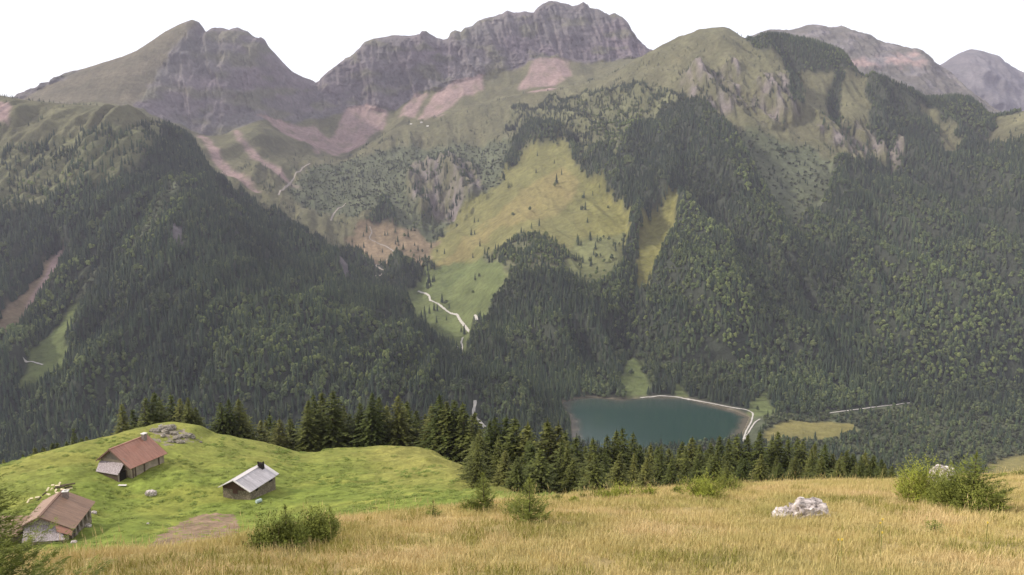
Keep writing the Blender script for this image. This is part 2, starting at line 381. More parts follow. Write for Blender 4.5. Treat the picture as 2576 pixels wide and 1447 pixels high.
# land cover, painted where it lies; M carries a sun patch in its colour
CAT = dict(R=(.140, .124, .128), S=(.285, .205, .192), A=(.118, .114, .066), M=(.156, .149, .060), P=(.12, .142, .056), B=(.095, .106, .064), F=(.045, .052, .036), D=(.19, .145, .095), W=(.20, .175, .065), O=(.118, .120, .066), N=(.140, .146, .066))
def paint(cat, col, px, py, polys, rx, ry):
    for c, poly in polys:
        m = in_poly(px * .4 + rx * .6, py * .4 + ry * .6, poly) if c == 'S' else in_poly(px, py, poly)
        cat[m] = c; col[m] = CAT[c]
    return cat, col
jx = 13 * fbm(X / 70, Y / 100, o=5, g=.65); jy = 9 * fbm(X / 70 + 50, Y / 100, o=5, g=.65)
px, py = TPX + jx, TPY + jy
cat = np.full(px.shape, 'F'); col = np.zeros(px.shape + (3,)) + np.array(CAT['F'])
up_ = V2 < 3.9; cat[up_] = 'A'; col[up_] = CAT['A']
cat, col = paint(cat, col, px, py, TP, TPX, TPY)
# cliff zone and far right-hand range
rock = sm(.98, 1.06, V2)
rk = (V2 > .9) & (V2 < 2.0 + .15 * fbm(X / 150, Z / 80)) & ~((cat == 'S') & (V2 > 1.75))
tone = fbm(X / 130, Z / 25, Y / 500, o=4)
vst = fbm(X / 14, Z / 110, Y / 60, o=4)[..., None]
rc = np.array(CAT['R']) * (1 + .18 * tone[..., None] + .22 * vst) + np.array([.012, 0, .012]) * fbm(X / 400, Z / 200)[..., None]
cat[rk] = 'R'; col[rk] = rc[rk]
gr = fbm(X / 160 + 9, Z / 55, Y / 400, o=5)
led = rk & (gr > .28); col[led] = np.array((.135, .128, .10))
lg = rk & in_poly(px, py, [(40,260),(80,235),(487,40),(495,60),(440,120),(400,170),(380,220),(330,275)]); col[lg] = (np.array((.125, .112, .080)) * (1 + .15 * tone[..., None]))[lg]
rr = (V2 > .9) & (V2 < 3.2) & (TPX > 1660)
col[rr] = (np.array((.120, .112, .098)) * (1 + .25 * tone[..., None]))[rr]
sc2 = rr & in_poly(px, py, [(2120,155),(2300,130),(2330,160),(2250,165),(2130,170)]); col[sc2] = CAT['S']
cl = rr & (gr > .35); col[cl] = (.18, .165, .165)
# rock mixed with grass on the open flank, bare streaks in the scrub, mottled meadows
mixr = (cat == 'R') & (V2 > 3.9); g2 = mixr & (fbm(X / 16, Y / 120, Z / 110, o=5, g=.65) > -.08); col[g2] = CAT['A']; col[mixr & ~g2] = (np.array([.185, .160, .155]) * (1 + .35 * fbm(X / 9, Y / 40, Z / 30, o=3)[..., None]))[mixr & ~g2]
oa = (cat == 'A') | (cat == 'M') | (cat == 'P') | (cat == 'B') | (cat == 'D') | (cat == 'O') | (cat == 'N')
nz = fbm(X / 70, Y / 160, o=5)[..., None]; streak = fbm((X + .35 * Y) / 16, Y / 260, o=4)[..., None]
col = np.where(oa[..., None], col * (1 + .25 * nz + .16 * streak), col)
yel = (cat == 'M') ; k_ = sm(1420, 1560, TPX)[..., None] * .35 ; col = np.where(yel[..., None], col * (1 - k_ * .2) + np.array([.07, .06, -.005]) * k_, col)  # sun patch put into the slope colour, brighter yellow to the right
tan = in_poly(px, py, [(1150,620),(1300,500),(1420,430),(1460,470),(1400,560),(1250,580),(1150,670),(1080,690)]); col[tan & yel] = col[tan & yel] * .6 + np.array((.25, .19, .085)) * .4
brk = (cat == 'S'); bl = brk & (fbm(X / 14, Y / 14, Z / 14, o=3) > .45); col[bl] *= .6
edge_s = brk & (fbm(X / 50, Y / 50, o=3) > .3); col[edge_s] = col[edge_s] * .5 + np.array(CAT['A']) * .5
shore = (sd > -8) & (sd < 4) & (V2 > 9); col[shore] = np.where((fbm(X / 25, Y / 25) > -.45)[shore][:, None], np.array((.14, .12, .085)), np.array((.21, .18, .14)))
col[(sd <= -16)] = (.05, .10, .085)
col = blur(np.clip(col, .01, .8), 3)

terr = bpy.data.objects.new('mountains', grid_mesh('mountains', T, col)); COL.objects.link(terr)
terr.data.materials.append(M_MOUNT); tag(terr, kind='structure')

dens = np.zeros(cat.shape)
big = fbm(X / 150, Y / 150, o=3); clump = fbm(X / 45 + 3, Y / 60, o=3)
dens[cat == 'F'] = 1.0
dens[cat == 'F'] *= np.where((clump < -.55), .25, 1.0)[cat == 'F']
dens[cat == 'A'] = (np.where(clump > .42, .4, .02) * (1 - .95 * ((V2 < 4.5) & (TPX > 1600) & (TPX < 1850))))[cat == 'A']; dens[cat == 'B'] = .10 + .35 * (clump > .35)[cat == 'B']
dens[cat == 'O'] = .15 + .75 * (clump > .0)[cat == 'O']; dens[(cat == 'M')] = (.28 * (clump > .66))[cat == 'M']; dens[cat == 'D'] = .02; dens[cat == 'N'] = .03 + .4 * (clump > .5)[cat == 'N']
dens[(cat == 'R') & (V2 > 3.9)] = .25 * (clump > .1)[(cat == 'R') & (V2 > 3.9)]
dens[V2 < 3.85] = 0; dens[(V2 < 4.25) & (TPX > 1620) & (TPX < 1850)] = 0; dens[sd < 3] = 0; dens[(V2 > 9.95) & (cat == 'F')] = .8; dens[sd < 3] = 0
vb = (V2 > 9.6) & (cat == 'B'); dens[vb] = .9; dens[sd < 3] = 0
dens[(V2 > 8.5) & (TPX < 1150) & (cat == 'F')] = .5; dens[sd < 3] = 0
DT = dens.copy(); CT = cat.copy(); decT = (fbm(X / 120 + 20, Y / 120, o=3) > .20 - .45 * sm(500, 750, TPY) * sm(1500, 1700, TPX)); PXT = TPX
litT = np.zeros(TPX.shape, bool)  # zones whose crowns get the brighter, sunlit leaf colour
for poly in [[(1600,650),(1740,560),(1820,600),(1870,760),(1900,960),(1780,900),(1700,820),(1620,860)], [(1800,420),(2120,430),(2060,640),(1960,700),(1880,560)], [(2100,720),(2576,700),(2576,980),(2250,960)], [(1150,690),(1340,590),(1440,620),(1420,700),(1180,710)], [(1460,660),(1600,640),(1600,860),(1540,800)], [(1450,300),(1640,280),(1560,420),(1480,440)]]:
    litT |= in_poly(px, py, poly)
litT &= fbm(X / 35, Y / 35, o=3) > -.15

# ------------------------------------------------------------------ left forested spur
UE = np.arange(-160, 1402, 2.6)
E1 = line(UE, [(-160,225,2650),(0,240,2600),(80,254,2600),(200,264,2600),(300,268,2620),(360,290,2650),(420,322,2700),(462,340,2720),(490,352,2700),(520,405,2620),(560,450,2560),(600,492,2500),(640,520,2450),(680,560,2400),(720,585,2360),(800,598,2280),(850,622,2220),(880,658,2180),(930,702,2120),(1000,735,2050),(1040,775,1980),(1030,800,1950),(1060,840,1900),(1130,895,1800),(1180,935,1700),(1300,990,1560),(1402,1010,1500)], 20) - np.array([0, 0, 15.0]) * sm(470, 560, UE)[:, None]
E0 = E1 + np.array([0, 350, -210])
E2 = line(UE, [(-160,430,2250),(0,420,2250),(150,430,2250),(330,400,2300),(440,410,2380),(520,450,2400),(600,570,2250),(720,650,2150),(850,710,2050),(1000,810,1850),(1130,930,1680),(1200,960,1600),(1402,1025,1470)], 60)
E3 = line(UE, [(-160,600,1950),(0,600,1950),(150,600,2020),(300,560,1950),(450,560,1980),(560,620,1930),(700,730,1850),(850,790,1800),(1000,870,1700),(1130,960,1590),(1200,985,1520),(1402,1035,1440)], 60)
E4 = line(UE, [(-160,800,1620),(0,800,1620),(120,790,1700),(220,790,1640),(400,770,1600),(560,800,1590),(700,850,1600),(900,900,1580),(1050,945,1520),(1200,1005,1440),(1402,1045,1420)], 60)
E5 = line(UE, [(-160,960,1400),(0,950,1400),(100,930,1440),(200,960,1380),(400,960,1370),(700,970,1380),(900,990,1370),(1100,1015,1370),(1200,1030,1390),(1402,1060,1390)], 60)
E6 = zline(UE, 1240, -448); E7 = zline(UE, 960, -452)
E, EV = loft([E0, E1, E2, E3, E4, E5, E6, E7], [10, 75, 65, 65, 60, 50, 24], lin=(0,))
V2 = EV[:, None] + 0 * E[..., 0]; EPX, EPY = pix(E)
X, Y, Z = E[..., 0].copy(), E[..., 1].copy(), E[..., 2].copy()
mid = sm(1.0, 1.5, V2) * (1 - sm(5.2, 6, V2))
oe = np.zeros(EPX.shape)
for poly in [[(30,980),(88,870),(148,800),(205,720),(225,735),(215,800),(180,860),(170,940),(112,980),(58,1000)], [(-40,850),(40,740),(110,670),(150,620),(178,650),(140,720),(90,800),(20,880)]]: oe[in_poly(EPX, EPY, poly)] = 1
mid = mid * (1 - .8 * blur(oe, 5))
E[..., 2] += mid * 16 * (ridged((X - .15 * Y) / 80, Y / 400, 2.2, 3) - .3) + mid * 30 * (ridged((X - .1 * Y) / 190, Y / 800, 4.4, 4) - .3) + mid * 8 * fbm(X / 70, Y / 90, o=4)
px, py = EPX + 12 * fbm(X / 50, Y / 60, o=4), EPY + 9 * fbm(X / 50 + 9, Y / 60, o=4)
cat = np.full(px.shape, 'F'); col = np.zeros(px.shape + (3,)) + np.array(CAT['F'])
EP = [('O', [(-200,200),(0,220),(330,240),(430,300),(390,400),(280,480),(100,560),(-200,600)]),
 ('A', [(-200,200),(0,220),(330,240),(420,290),(400,350),(250,350),(120,365),(0,380),(-200,380)]),
 ('S', [(-200,255),(0,262),(30,280),(20,320),(-200,350)]),
 ('D', [(-40,850),(40,760),(110,690),(150,640),(168,650),(130,720),(90,780),(20,860)]), ('S', [(62,785),(150,640),(165,650),(110,740),(75,785)]),
 ('P', [(46,980),(88,890),(148,825),(205,730),(218,735),(210,800),(172,850),(166,925),(112,965),(58,985)]),
 ('B', [(300,660),(345,590),(430,500),(470,440),(485,460),(420,570),(360,660)]),
 ('B', [(190,760),(210,700),(250,660),(250,700),(215,770)]),
 ('R', [(845,640),(870,660),(885,705),(870,705),(850,670)]),
 ('R', [(440,620),(470,625),(460,660),(435,650)]),
]
cat, col = paint(cat, col, px, py, EP, EPX, EPY)
nz = fbm(X / 70, Y / 120, o=5)[..., None]; col = blur(np.clip(col * (1 + .3 * nz), .01, .8), 3)
spur = bpy.data.objects.new('hill', grid_mesh('hill', E, col)); COL.objects.link(spur); spur.data.materials.append(M_MOUNT); tag(spur, kind='structure')
clump = fbm(X / 40 + 3, Y / 50, o=3)
dens = np.zeros(cat.shape); dens[cat == 'F'] = 1.0; dens[(cat == 'F') & (clump < -.6)] = .3
dens[cat == 'O'] = .12 + .6 * (clump > .25)[cat == 'O']; dens[cat == 'A'] = .015 + .35 * (clump > .55)[cat == 'A']; dens[cat == 'B'] = .5
dens[V2 < .95] = 0; dens[(V2 < 1.03) & (EPX < 480)] = .35; dens[V2 > 5.8] = .5
DE, CE = dens, cat; decE = (fbm(X / 110 + 20, Y / 110, o=3) > .1 + .35 * (EPY < 800)) ; PXE = EPX
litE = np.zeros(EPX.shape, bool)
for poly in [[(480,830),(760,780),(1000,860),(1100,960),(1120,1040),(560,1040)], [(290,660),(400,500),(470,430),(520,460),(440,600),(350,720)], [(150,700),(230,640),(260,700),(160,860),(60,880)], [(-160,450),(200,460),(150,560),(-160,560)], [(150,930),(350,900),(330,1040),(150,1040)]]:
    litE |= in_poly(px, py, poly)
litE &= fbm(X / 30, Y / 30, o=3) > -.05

# ------------------------------------------------------------------ farthest peak at the right edge
U3 = np.arange(2240, 2742, 3.0)
H1 = line(U3, [(2240,280,7200),(2340,175,7200),(2365,163,7200),(2380,155,7200),(2400,140,7200),(2418,132,7200),(2440,125,7200),(2455,128,7200),(2478,136,7200),(2492,148,7200),(2510,160,7200),(2525,174,7200),(2550,180,7200),(2576,188,7200),(2650,200,7200),(2742,240,7200)], 0)
H0 = H1 + np.array([0, 900, -500]); H2 = line(U3, [(2240,330,6300),(2742,330,6300)]); H3 = line(U3, [(2240,420,5500),(2742,420,5500)])
H, HV = loft([H0, H1, H2, H3], [6, 70, 20], lin=(0,))
hv = HV[:, None] + 0 * H[..., 0]; X, Y, Z = H[..., 0].copy(), H[..., 1].copy(), H[..., 2].copy()
H[..., 1] -= 90 * ridged(X / 300, Z / 400, o=4) * sm(1, 1.3, hv); H[..., 2] += 5 * fbm(X / 60, Y / 60) * sm(.9, 1, hv)
hc = np.zeros(H.shape) + np.array((.128, .120, .124)); hc *= (1 + .3 * fbm(X / 120, Z / 60, o=4)[..., None])
ho = bpy.data.objects.new('far_mountain', grid_mesh('far_mountain', H, hc)); COL.objects.link(ho); ho.data.materials.append(M_MOUNT); tag(ho, kind='structure')

# ------------------------------------------------------------------ near ground: dry meadow, green hollow with huts, knoll, slope to the valley
UG = np.arange(-200, 2782, 3.0)
g_1 = np.stack([np.linspace(-60, 60, len(UG)), np.full(len(UG), -22.0), np.full(len(UG), 5.9)], -1)
g0 = np.stack([(UG - CX) / F * 6, np.full(len(UG), 2.0), np.full(len(UG), -1.7 - .343 * 2)], -1)
g1 = zline(UG, 8, -1.7 - .343 * 8)
EDGE = [(-200,1440,9.6),(0,1425,10),(300,1405,10.8),(450,1396,11.2),(600,1372,12),(850,1318,15),(1100,1294,16.5),(1300,1270,18.6),(1400,1260,20),(1500,1248,22),(1700,1237,24),(2000,1218,28),(2250,1214,29),(2576,1196,33),(2782,1188,35)]
e = np.array(EDGE, float)
def eline(dpy, Y, sx=50):
    return line(UG, [(a, b + dpy, Y if np.isscalar(Y) else Y[i]) for i, (a, b, c) in enumerate(EDGE)], sx)
g2 = line(UG, EDGE, 50)
g3 = line(UG, [(-200,1475,45),(0,1460,45),(300,1438,45),(600,1402,48),(850,1350,50),(1100,1320,50),(1300,1292,48),(1400,1280,46),(1500,1290,60),(1700,1275,60),(2000,1255,62),(2250,1252,62),(2576,1235,65),(2782,1225,65)], 50)
g4 = line(UG, [(-200,1450,92),(0,1445,92),(150,1432,93),(250,1408,94),(310,1393,94),(480,1368,98),(700,1350,98),(900,1305,104),(1100,1278,105),(1250,1265,92),(1380,1276,60),(1500,1290,100),(1700,1272,100),(2000,1256,95),(2576,1236,95),(2782,1230,95)], 50)
g5 = line(UG, [(-200,1325,113),(0,1338,113),(110,1345,112),(160,1325,116),(210,1280,124),(300,1232,140),(500,1258,134),(620,1263,134),(700,1262,134),(800,1245,138),(950,1215,148),(1100,1205,144),(1220,1235,122),(1330,1260,86),(1420,1280,100),(1500,1284,130),(2000,1252,130),(2576,1236,130),(2782,1230,130)], 50)
g6 = line(UG, [(-200,1225,145),(-100,1200,148),(0,1172,152),(100,1138,156),(200,1115,160),(270,1104,163),(330,1088,166),(370,1080,168),(400,1076,169),(440,1078,170),(480,1085,170),(520,1102,171),(580,1108,172),(640,1116,174),(700,1128,177),(745,1138,180),(790,1139,182),(830,1130,184),(880,1127,186),(960,1123,188),(1040,1126,186),(1085,1132,182),(1115,1150,176),(1150,1168,172),(1190,1190,164),(1240,1220,146),(1300,1246,118),(1370,1268,84),(1430,1288,120),(1500,1288,170),(2000,1262,170),(2576,1250,175),(2782,1245,175)], 14)
g7 = g6 + np.array([0, 26, -13]); g7[:, 2] -= 3
g8 = zline(UG, 330, -185); g9 = zline(UG, 650, -350); g10 = zline(UG, 900, -435); g11 = zline(UG, 1120, -460)
G, GV = loft([g_1, g0, g1, g2, g3, g4, g5, g6, g7, g8, g9, g10, g11], [10, 24, 60, 30, 40, 90, 90, 26, 30, 16, 10, 8], lin=(0, 1))
V2 = GV[:, None] + 0 * G[..., 0]; GPX, GPY = pix(G)
X, Y, Z = G[..., 0].copy(), G[..., 1].copy(), G[..., 2].copy()
nearm = (1 - sm(3.0, 3.4, V2))
G[..., 2] += nearm * sm(.9, 1.2, V2) * (.06 * fbm(X / 1.5, Y / 1.5, o=4) + .05 * fbm(X / 5, Y / 5, o=2))
bowl = sm(3.6, 4.3, V2) * (1 - sm(8, 9, V2))
G[..., 2] += bowl * (.5 * fbm(X / 14, Y / 14, o=3) + .12 * fbm(X / 2.6, Y / 2.6, o=3)) * (1 - .6 * (np.abs(V2 - 7) < .15))
# terracettes on the grassy shoulder to the right
sh = sm(860, 960, GPX) * (1 - sm(1230, 1330, GPX)) * sm(5.6, 6.2, V2) * (1 - sm(6.9, 7.0, V2))
G[..., 2] += sh * .45 * np.sin(Y / 2.3 + X / 9 + 2.5 * fbm(X / 20, Y / 20))
px, py = GPX + 10 * fbm(X / 4, Y / 4, o=4), GPY + 6 * fbm(X / 4 + 9, Y / 4, o=4)
gc = np.zeros(G.shape) + np.array((.165, .200, .042))
a1 = fbm(X / 16, Y / 12, o=4)[..., None]; a2 = fbm(X / 3.5 + 4, Y / 3.5, o=4)[..., None]
oliv = sm(-.1, .6, a1); gc = gc * (1 - .55 * oliv) + np.array((.24, .235, .055)) * .55 * oliv
gc *= 1 + .32 * a2
top = (sm(6.1, 6.9, V2))[..., None]; gc = gc * (1 - .5 * top) + np.array((.235, .22, .065)) * .5 * top
shc = sm(850, 1000, GPX)[..., None] * sm(5.2, 6.4, V2)[..., None] * .75; gc = gc * (1 - shc) + np.array((.235, .215, .065)) * (1 + .3 * a2) * shc
dirt = in_poly(px, py, [(340,1400),(400,1350),(455,1312),(500,1294),(585,1290),(600,1320),(590,1370),(520,1400),(330,1420)]) & (V2 > 3.5)
dd = dirt & (fbm(X / 2, Y / 2, o=4, g=.7) > -.40); gc[dd] = (np.array((.235, .165, .115)) * (1 + .3 * a2))[dd]
knr = in_poly(px, py, [(378,1082),(410,1070),(470,1080),(515,1100),(480,1112),(420,1118),(385,1108)]) & (V2 > 6) ; gk = knr & (fbm(X / 1.5, Y / 1.5, o=3) > .1); gc[gk] = (.24, .20, .16)
mead = (V2 < 3.25 + .25 * fbm(X / 2, Y / 2, o=3))
mc = np.array((.37, .28, .13)) * (1 + .25 * fbm(X / .8, Y / .8, o=4)[..., None])
ol = sm(.0, .5, fbm(X / 3.5 + 7, Y / 3.5, o=3) + .35 * sm(16, 10, Y))[..., None]; mc = mc * (1 - .5 * ol) + np.array((.17, .16, .045)) * .5 * ol
gc = np.where(mead[..., None], mc, gc)
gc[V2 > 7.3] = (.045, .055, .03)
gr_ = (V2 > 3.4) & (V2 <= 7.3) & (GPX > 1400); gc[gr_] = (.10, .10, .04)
gc = np.clip(gc, .01, .8)
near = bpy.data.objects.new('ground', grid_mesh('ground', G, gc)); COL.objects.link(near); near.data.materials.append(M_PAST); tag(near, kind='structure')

bpy.context.view_layer.update()
dg = bpy.context.evaluated_depsgraph_get()
BT = [BVHTree.FromObject(o, dg) for o in (terr, spur, near)]
def ray_px(px, py, trees=None):
    d = Vector(at(px, py, 1.0)).normalized(); best = None
    for t in (trees or BT):
        h = t.ray_cast(Vector((0, 0, 0)), d)
        if h[0] is not None and (best is None or h[3] < best[1]): best = (h[0], h[3])
    return best[0] if best else None
def drop(x, y, trees=None):
    best = None
    for t in (trees or BT):
        h = t.ray_cast(Vector((x, y, 3000)), Vector((0, 0, -1)))
        if h[0] is not None and (best is None or h[0].z > best): best = h[0].z
    return best if best is not None else -450.0
NEAR = [BT[2]]

# ------------------------------------------------------------------ lake
xs = np.linspace(LW[:, 0].min() - 30, LW[:, 0].max() + 30, 140); yy = np.linspace(LW[:, 1].min() - 30, LW[:, 1].max() + 30, 110)
GX, GY = np.meshgrid(xs, yy); WP = np.stack([GX, GY, np.full(GX.shape, -450.0)], -1)
wsd = signed_dist(GX, GY, LW) + 5 * fbm(GX / 30, GY / 30)
k1 = sm(-2, -22, wsd)[..., None]
farsh = sm(1440, 1500, GY)[..., None] * .6
wc = np.array((.11, .095, .07)) * (1 - k1) + np.array((.015, .040, .030)) * k1
wc = wc * (1 - farsh * (1 - k1 * .3)) + np.array((.05, .062, .05)) * farsh * (1 - k1 * .3)
m, n, l, p = mat_new('lake_water'); a_ = nd(n, 'ShaderNodeAttribute', attribute_name='cover'); l.new(a_.outputs['Color'], p.inputs['Base Color'])
p.inputs['Roughness'].default_value = .12; p.inputs['IOR'].default_value = 1.33
f = noise(n, l, .25, 3, .6); bump(n, l, p, f, .15, .4)
lake = bpy.data.objects.new('lake', grid_mesh('lake', WP, wc)); COL.objects.link(lake); lake.data.materials.append(m); tag(lake, kind='structure')

# ------------------------------------------------------------------ tracks and trails draped on the slopes
EXCL = []
def ribbon(name, pts, width, mat, lift=.5, trees=None, w1=None):
    P = [ray_px(a, b, trees) for a, b in pts]; P = [q for q in P if q is not None]
    if len(P) < 2: return
    P = np.array([tuple(q) for q in P]); seg = np.linalg.norm(np.diff(P[:, :2], axis=0), axis=1); s = np.concatenate([[0], np.cumsum(seg)])
    n = max(6, int(s[-1] / 4)); ss = np.linspace(0, s[-1], n)
    X_, Y_ = np.interp(ss, s, P[:, 0]), np.interp(ss, s, P[:, 1])
    if n > 8:
        k = np.array([.25, .5, .25])
        for _ in range(3): X_[1:-1] = np.convolve(X_, k, 'valid'); Y_[1:-1] = np.convolve(Y_, k, 'valid')
    tx, ty = np.gradient(X_), np.gradient(Y_); L_ = np.hypot(tx, ty) + 1e-6
    V, Fc = [], []
    for i in range(n):
        ww = (width if w1 is None else width + (w1 - width) * i / n) * (1 + .25 * math.sin(i * 1.7) * math.sin(i * .61))
        for s_ in (-.5, 0, .5):
            x_, y_ = X_[i] - ty[i] / L_[i] * ww * s_, Y_[i] + tx[i] / L_[i] * ww * s_
            V.append((x_, y_, drop(x_, y_, trees) + lift))
        if i: 
            b_ = 3 * i
            Fc += [(b_ - 3, b_ - 2, b_ + 1, b_), (b_ - 2, b_ - 1, b_ + 2, b_ + 1)]
        EXCL.append((X_[i], Y_[i], width * .5 + 5))
    o = poly_mesh(name, V, Fc, mat, smooth=True); tag(o, kind='structure'); return o
ribbon('track', [(1195,1008),(1196,1020),(1190,1035),(1188,1045),(1200,1055),(1212,1065),(1220,1076)], 5, M_TRACK, .8)
ribbon('road', [(1610,1001),(1660,996),(1715,1001),(1770,1012),(1830,1024),(1880,1032),(1895,1040),(1890,1062),(1877,1085),(1868,1112)], 2.6, M_TRACK, .8)
ribbon('road', [(1912,1055),(1900,1062),(1888,1080),(1872,1108)], 2.6, M_TRACK, .8)
ribbon('road', [(2085,1041),(2120,1036),(2160,1031),(2220,1023),(2290,1015)], 3, M_TRACK, 1.2)
ribbon('road', [(2355,1004),(2372,1002)], 6, M_TRACK, 1.2)
ribbon('road', [(2418,990),(2430,989)], 6, M_TRACK, 1.2)
ribbon('track', [(1052,733),(1068,738),(1080,745),(1082,757),(1100,764),(1112,773),(1125,784),(1150,792),(1200,806)], 5, M_TRACK, 1.0)
ribbon('track', [(1164,850),(1160,862),(1163,872),(1150,880)], 4, M_TRACK, 1.0)
ribbon('trail', [(1068,810),(1072,822),(1078,832)], 5, M_TRAIL, 1.0)
ribbon('trail', [(930,570),(936,585),(928,600),(950,612),(975,622),(990,632),(988,645),(960,660),(945,670),(968,680),(960,692),(940,698)], 4, M_TRAIL, 1.0)
ribbon('trail', [(870,512),(852,524),(840,538),(832,556)], 5, M_TRAIL, 1.2)
ribbon('trail', [(780,412),(762,422),(745,436),(735,455),(715,475),(700,492)], 6, M_TRAIL, 1.2)
ribbon('track', [(60,907),(72,909),(90,913),(108,919)], 3, M_TRACK, 1.3, [BT[1]])
EX = np.array(EXCL)

# ------------------------------------------------------------------ tree forms
def conifer(h, r, seed, whorl=.38, per=9, clump=.42, droop=.28, jit=.25, base=.05, leader=True, dens=1.0, up=0.0, thin=.45):
    """crown made of many small needle sprays along drooping branches; returns vertex and face arrays"""
    R = np.random.default_rng(seed); V = []
    z = h * base + .1 * whorl
    lean = R.normal(0, .012, 2)
    lobes = R.uniform(0, 2 * math.pi, 3)
    tops = []
    while z < h * .985:
        t = (z - h * base) / (h * (1 - base))
        rad = r * (1 - t) ** .82 * (.55 + .45 * min(1, t * 7 + .35)) * (1 + .12 * R.normal()) + .03 * h * .3 * (1 - t)
        nb = max(3, int(per * (.45 + .55 * (1 - t)) * R.uniform(.75, 1.2)))
        a0 = R.uniform(0, 6.283)
        for b in range(nb):
            a = a0 + b * 6.283 / nb + R.normal(0, .22)
            L = rad * (1 + jit * R.normal() * .8) * (1 + .13 * math.sin(a * 2 + lobes[0]) + .1 * math.sin(a * 3 + lobes[1] + z))
            if R.uniform() < .06: continue
            if L < .04 * r: L = .04 * r
            dr = droop * (1 - t * .7) - up
            n = max(2, int(L / clump * 2.2 * dens))
            for i in range(n):
                s = (i + R.uniform(.2, .9)) / n
                s = s ** .75
                x, y = math.cos(a) * L * s, math.sin(a) * L * s
                zz = z - dr * L * s * s + .10 * L * s ** 3 + R.normal(0, .05 * whorl)
                sz = clump * (1.15 - .45 * s) * R.uniform(.7, 1.25) * (.6 + .4 * (1 - t))
                ang = a + R.choice([-1, 1]) * R.uniform(.2, 1.1)
                dx, dy = math.cos(ang), math.sin(ang); wx, wy = -dy, dx
                tz = R.uniform(-.35, .15) + up; ww = sz * thin; tilt = R.normal(0, .45)
                x += lean[0] * z; y += lean[1] * z
                V.append(((x - wx * ww, y - wy * ww, zz - tilt * ww), (x + dx * sz, y + dy * sz, zz + tz * sz), (x + wx * ww, y + wy * ww, zz + tilt * ww)))
        z += whorl * R.uniform(.75, 1.25) * (1 - .45 * t)
    if leader:
        for i in range(7):
            a = R.uniform(0, 6.28); zz = h * R.uniform(.93, 1.0); s = .012 * h
            V.append(((math.cos(a) * s + lean[0] * zz, math.sin(a) * s + lean[1] * zz, zz - .05 * h), (lean[0] * zz, lean[1] * zz, zz + .03 * h), (-math.cos(a) * s + lean[0] * zz, -math.sin(a) * s + lean[1] * zz, zz - .05 * h)))
    return np.array(V)

def tri_mesh(name, V, mat):
    n = len(V); me = bpy.data.meshes.new(name)
    me.vertices.add(3 * n); me.vertices.foreach_set('co', V.astype(np.float32).ravel())
    me.loops.add(3 * n); me.loops.foreach_set('vertex_index', np.arange(3 * n, dtype=np.int32))
    me.polygons.add(n); me.polygons.foreach_set('loop_start', (np.arange(n) * 3).astype(np.int32)); me.polygons.foreach_set('loop_total', np.full(n, 3, np.int32))
    me.update(calc_edges=True); me.materials.append(mat); return me

def trunk_mesh(name, h, r, mat, seg=7, rings=6):
    V, Fc = [], []
    for i in range(rings + 1):
        t = i / rings; rr = r * (1 - t) ** .8 + .01 * r + (r * .35 if i == 0 else 0)
        for s in range(seg):
            a = s * 6.283 / seg; V.append((math.cos(a) * rr, math.sin(a) * rr, t * h - (.04 * h if i == 0 else 0)))
    for i in range(rings):
        for s in range(seg): Fc.append((i * seg + s, i * seg + (s + 1) % seg, (i + 1) * seg + (s + 1) % seg, (i + 1) * seg + s))
    Fc.append(tuple(range(rings * seg, (rings + 1) * seg)))
    me = bpy.data.meshes.new(name); me.from_pydata(V, [], Fc); me.update(); me.materials.append(mat); return me

# low-detail forms for the distant forest (unit: metres, about 20 m tall)
def far_fir(seed, mat, name):
    R = np.random.default_rng(seed); h = 20; rad = R.uniform(2.9, 3.9); V = []
    tiers = 9
    for t in range(tiers):
        z0 = h * (.05 + .86 * t / tiers); z1 = z0 + h * .20; rr = rad * (1 - t / tiers) ** .85 + .25; n = 8
        rot = R.uniform(0, 6)
        for s in range(n):
            a = rot + s * 6.283 / n; da = 6.283 / n * .62; q = rr * R.uniform(.7, 1.22)
            V.append(((math.cos(a - da) * rr * .55, math.sin(a - da) * rr * .55, z0 + .35 * (z1 - z0)), (math.cos(a) * q, math.sin(a) * q, z0 + R.uniform(-.3, .3)), (0.0, 0.0, z1)))
            V.append(((math.cos(a) * q, math.sin(a) * q, z0 + R.uniform(-.3, .3)), (math.cos(a + da) * rr * .55, math.sin(a + da) * rr * .55, z0 + .35 * (z1 - z0)), (0.0, 0.0, z1)))
    V = np.array(V)
    return tri_mesh(name, V, mat)
def far_leafy(seed, mat, name, h=14, flat=1.0, n=260):
    R = np.random.default_rng(seed); V = []
    lobes = [(R.normal(0, 1.2), R.normal(0, 1.2), h * R.uniform(.4, .75), R.uniform(1.7, 2.8)) for _ in range(7)] + [(0, 0, h * .82, 1.9)]
    for _ in range(n):
        lx, ly, lz, lr = lobes[R.integers(len(lobes))]
        d = R.normal(size=3); d /= np.linalg.norm(d); d[2] = abs(d[2]) * .9 - .15 if R.uniform() < .75 else d[2]
        c = np.array([lx, ly, lz]) + d * lr * R.uniform(.8, 1.05) * np.array([1, 1, flat])
        t = np.cross(d, R.normal(size=3)); t /= np.linalg.norm(t) + 1e-6; b = np.cross(d, t); s = R.uniform(.7, 1.25)
        V.append((c + t * s, c - t * s * .6 + b * s, c - t * s * .6 - b * s))
    return tri_mesh(name, np.array(V), mat)

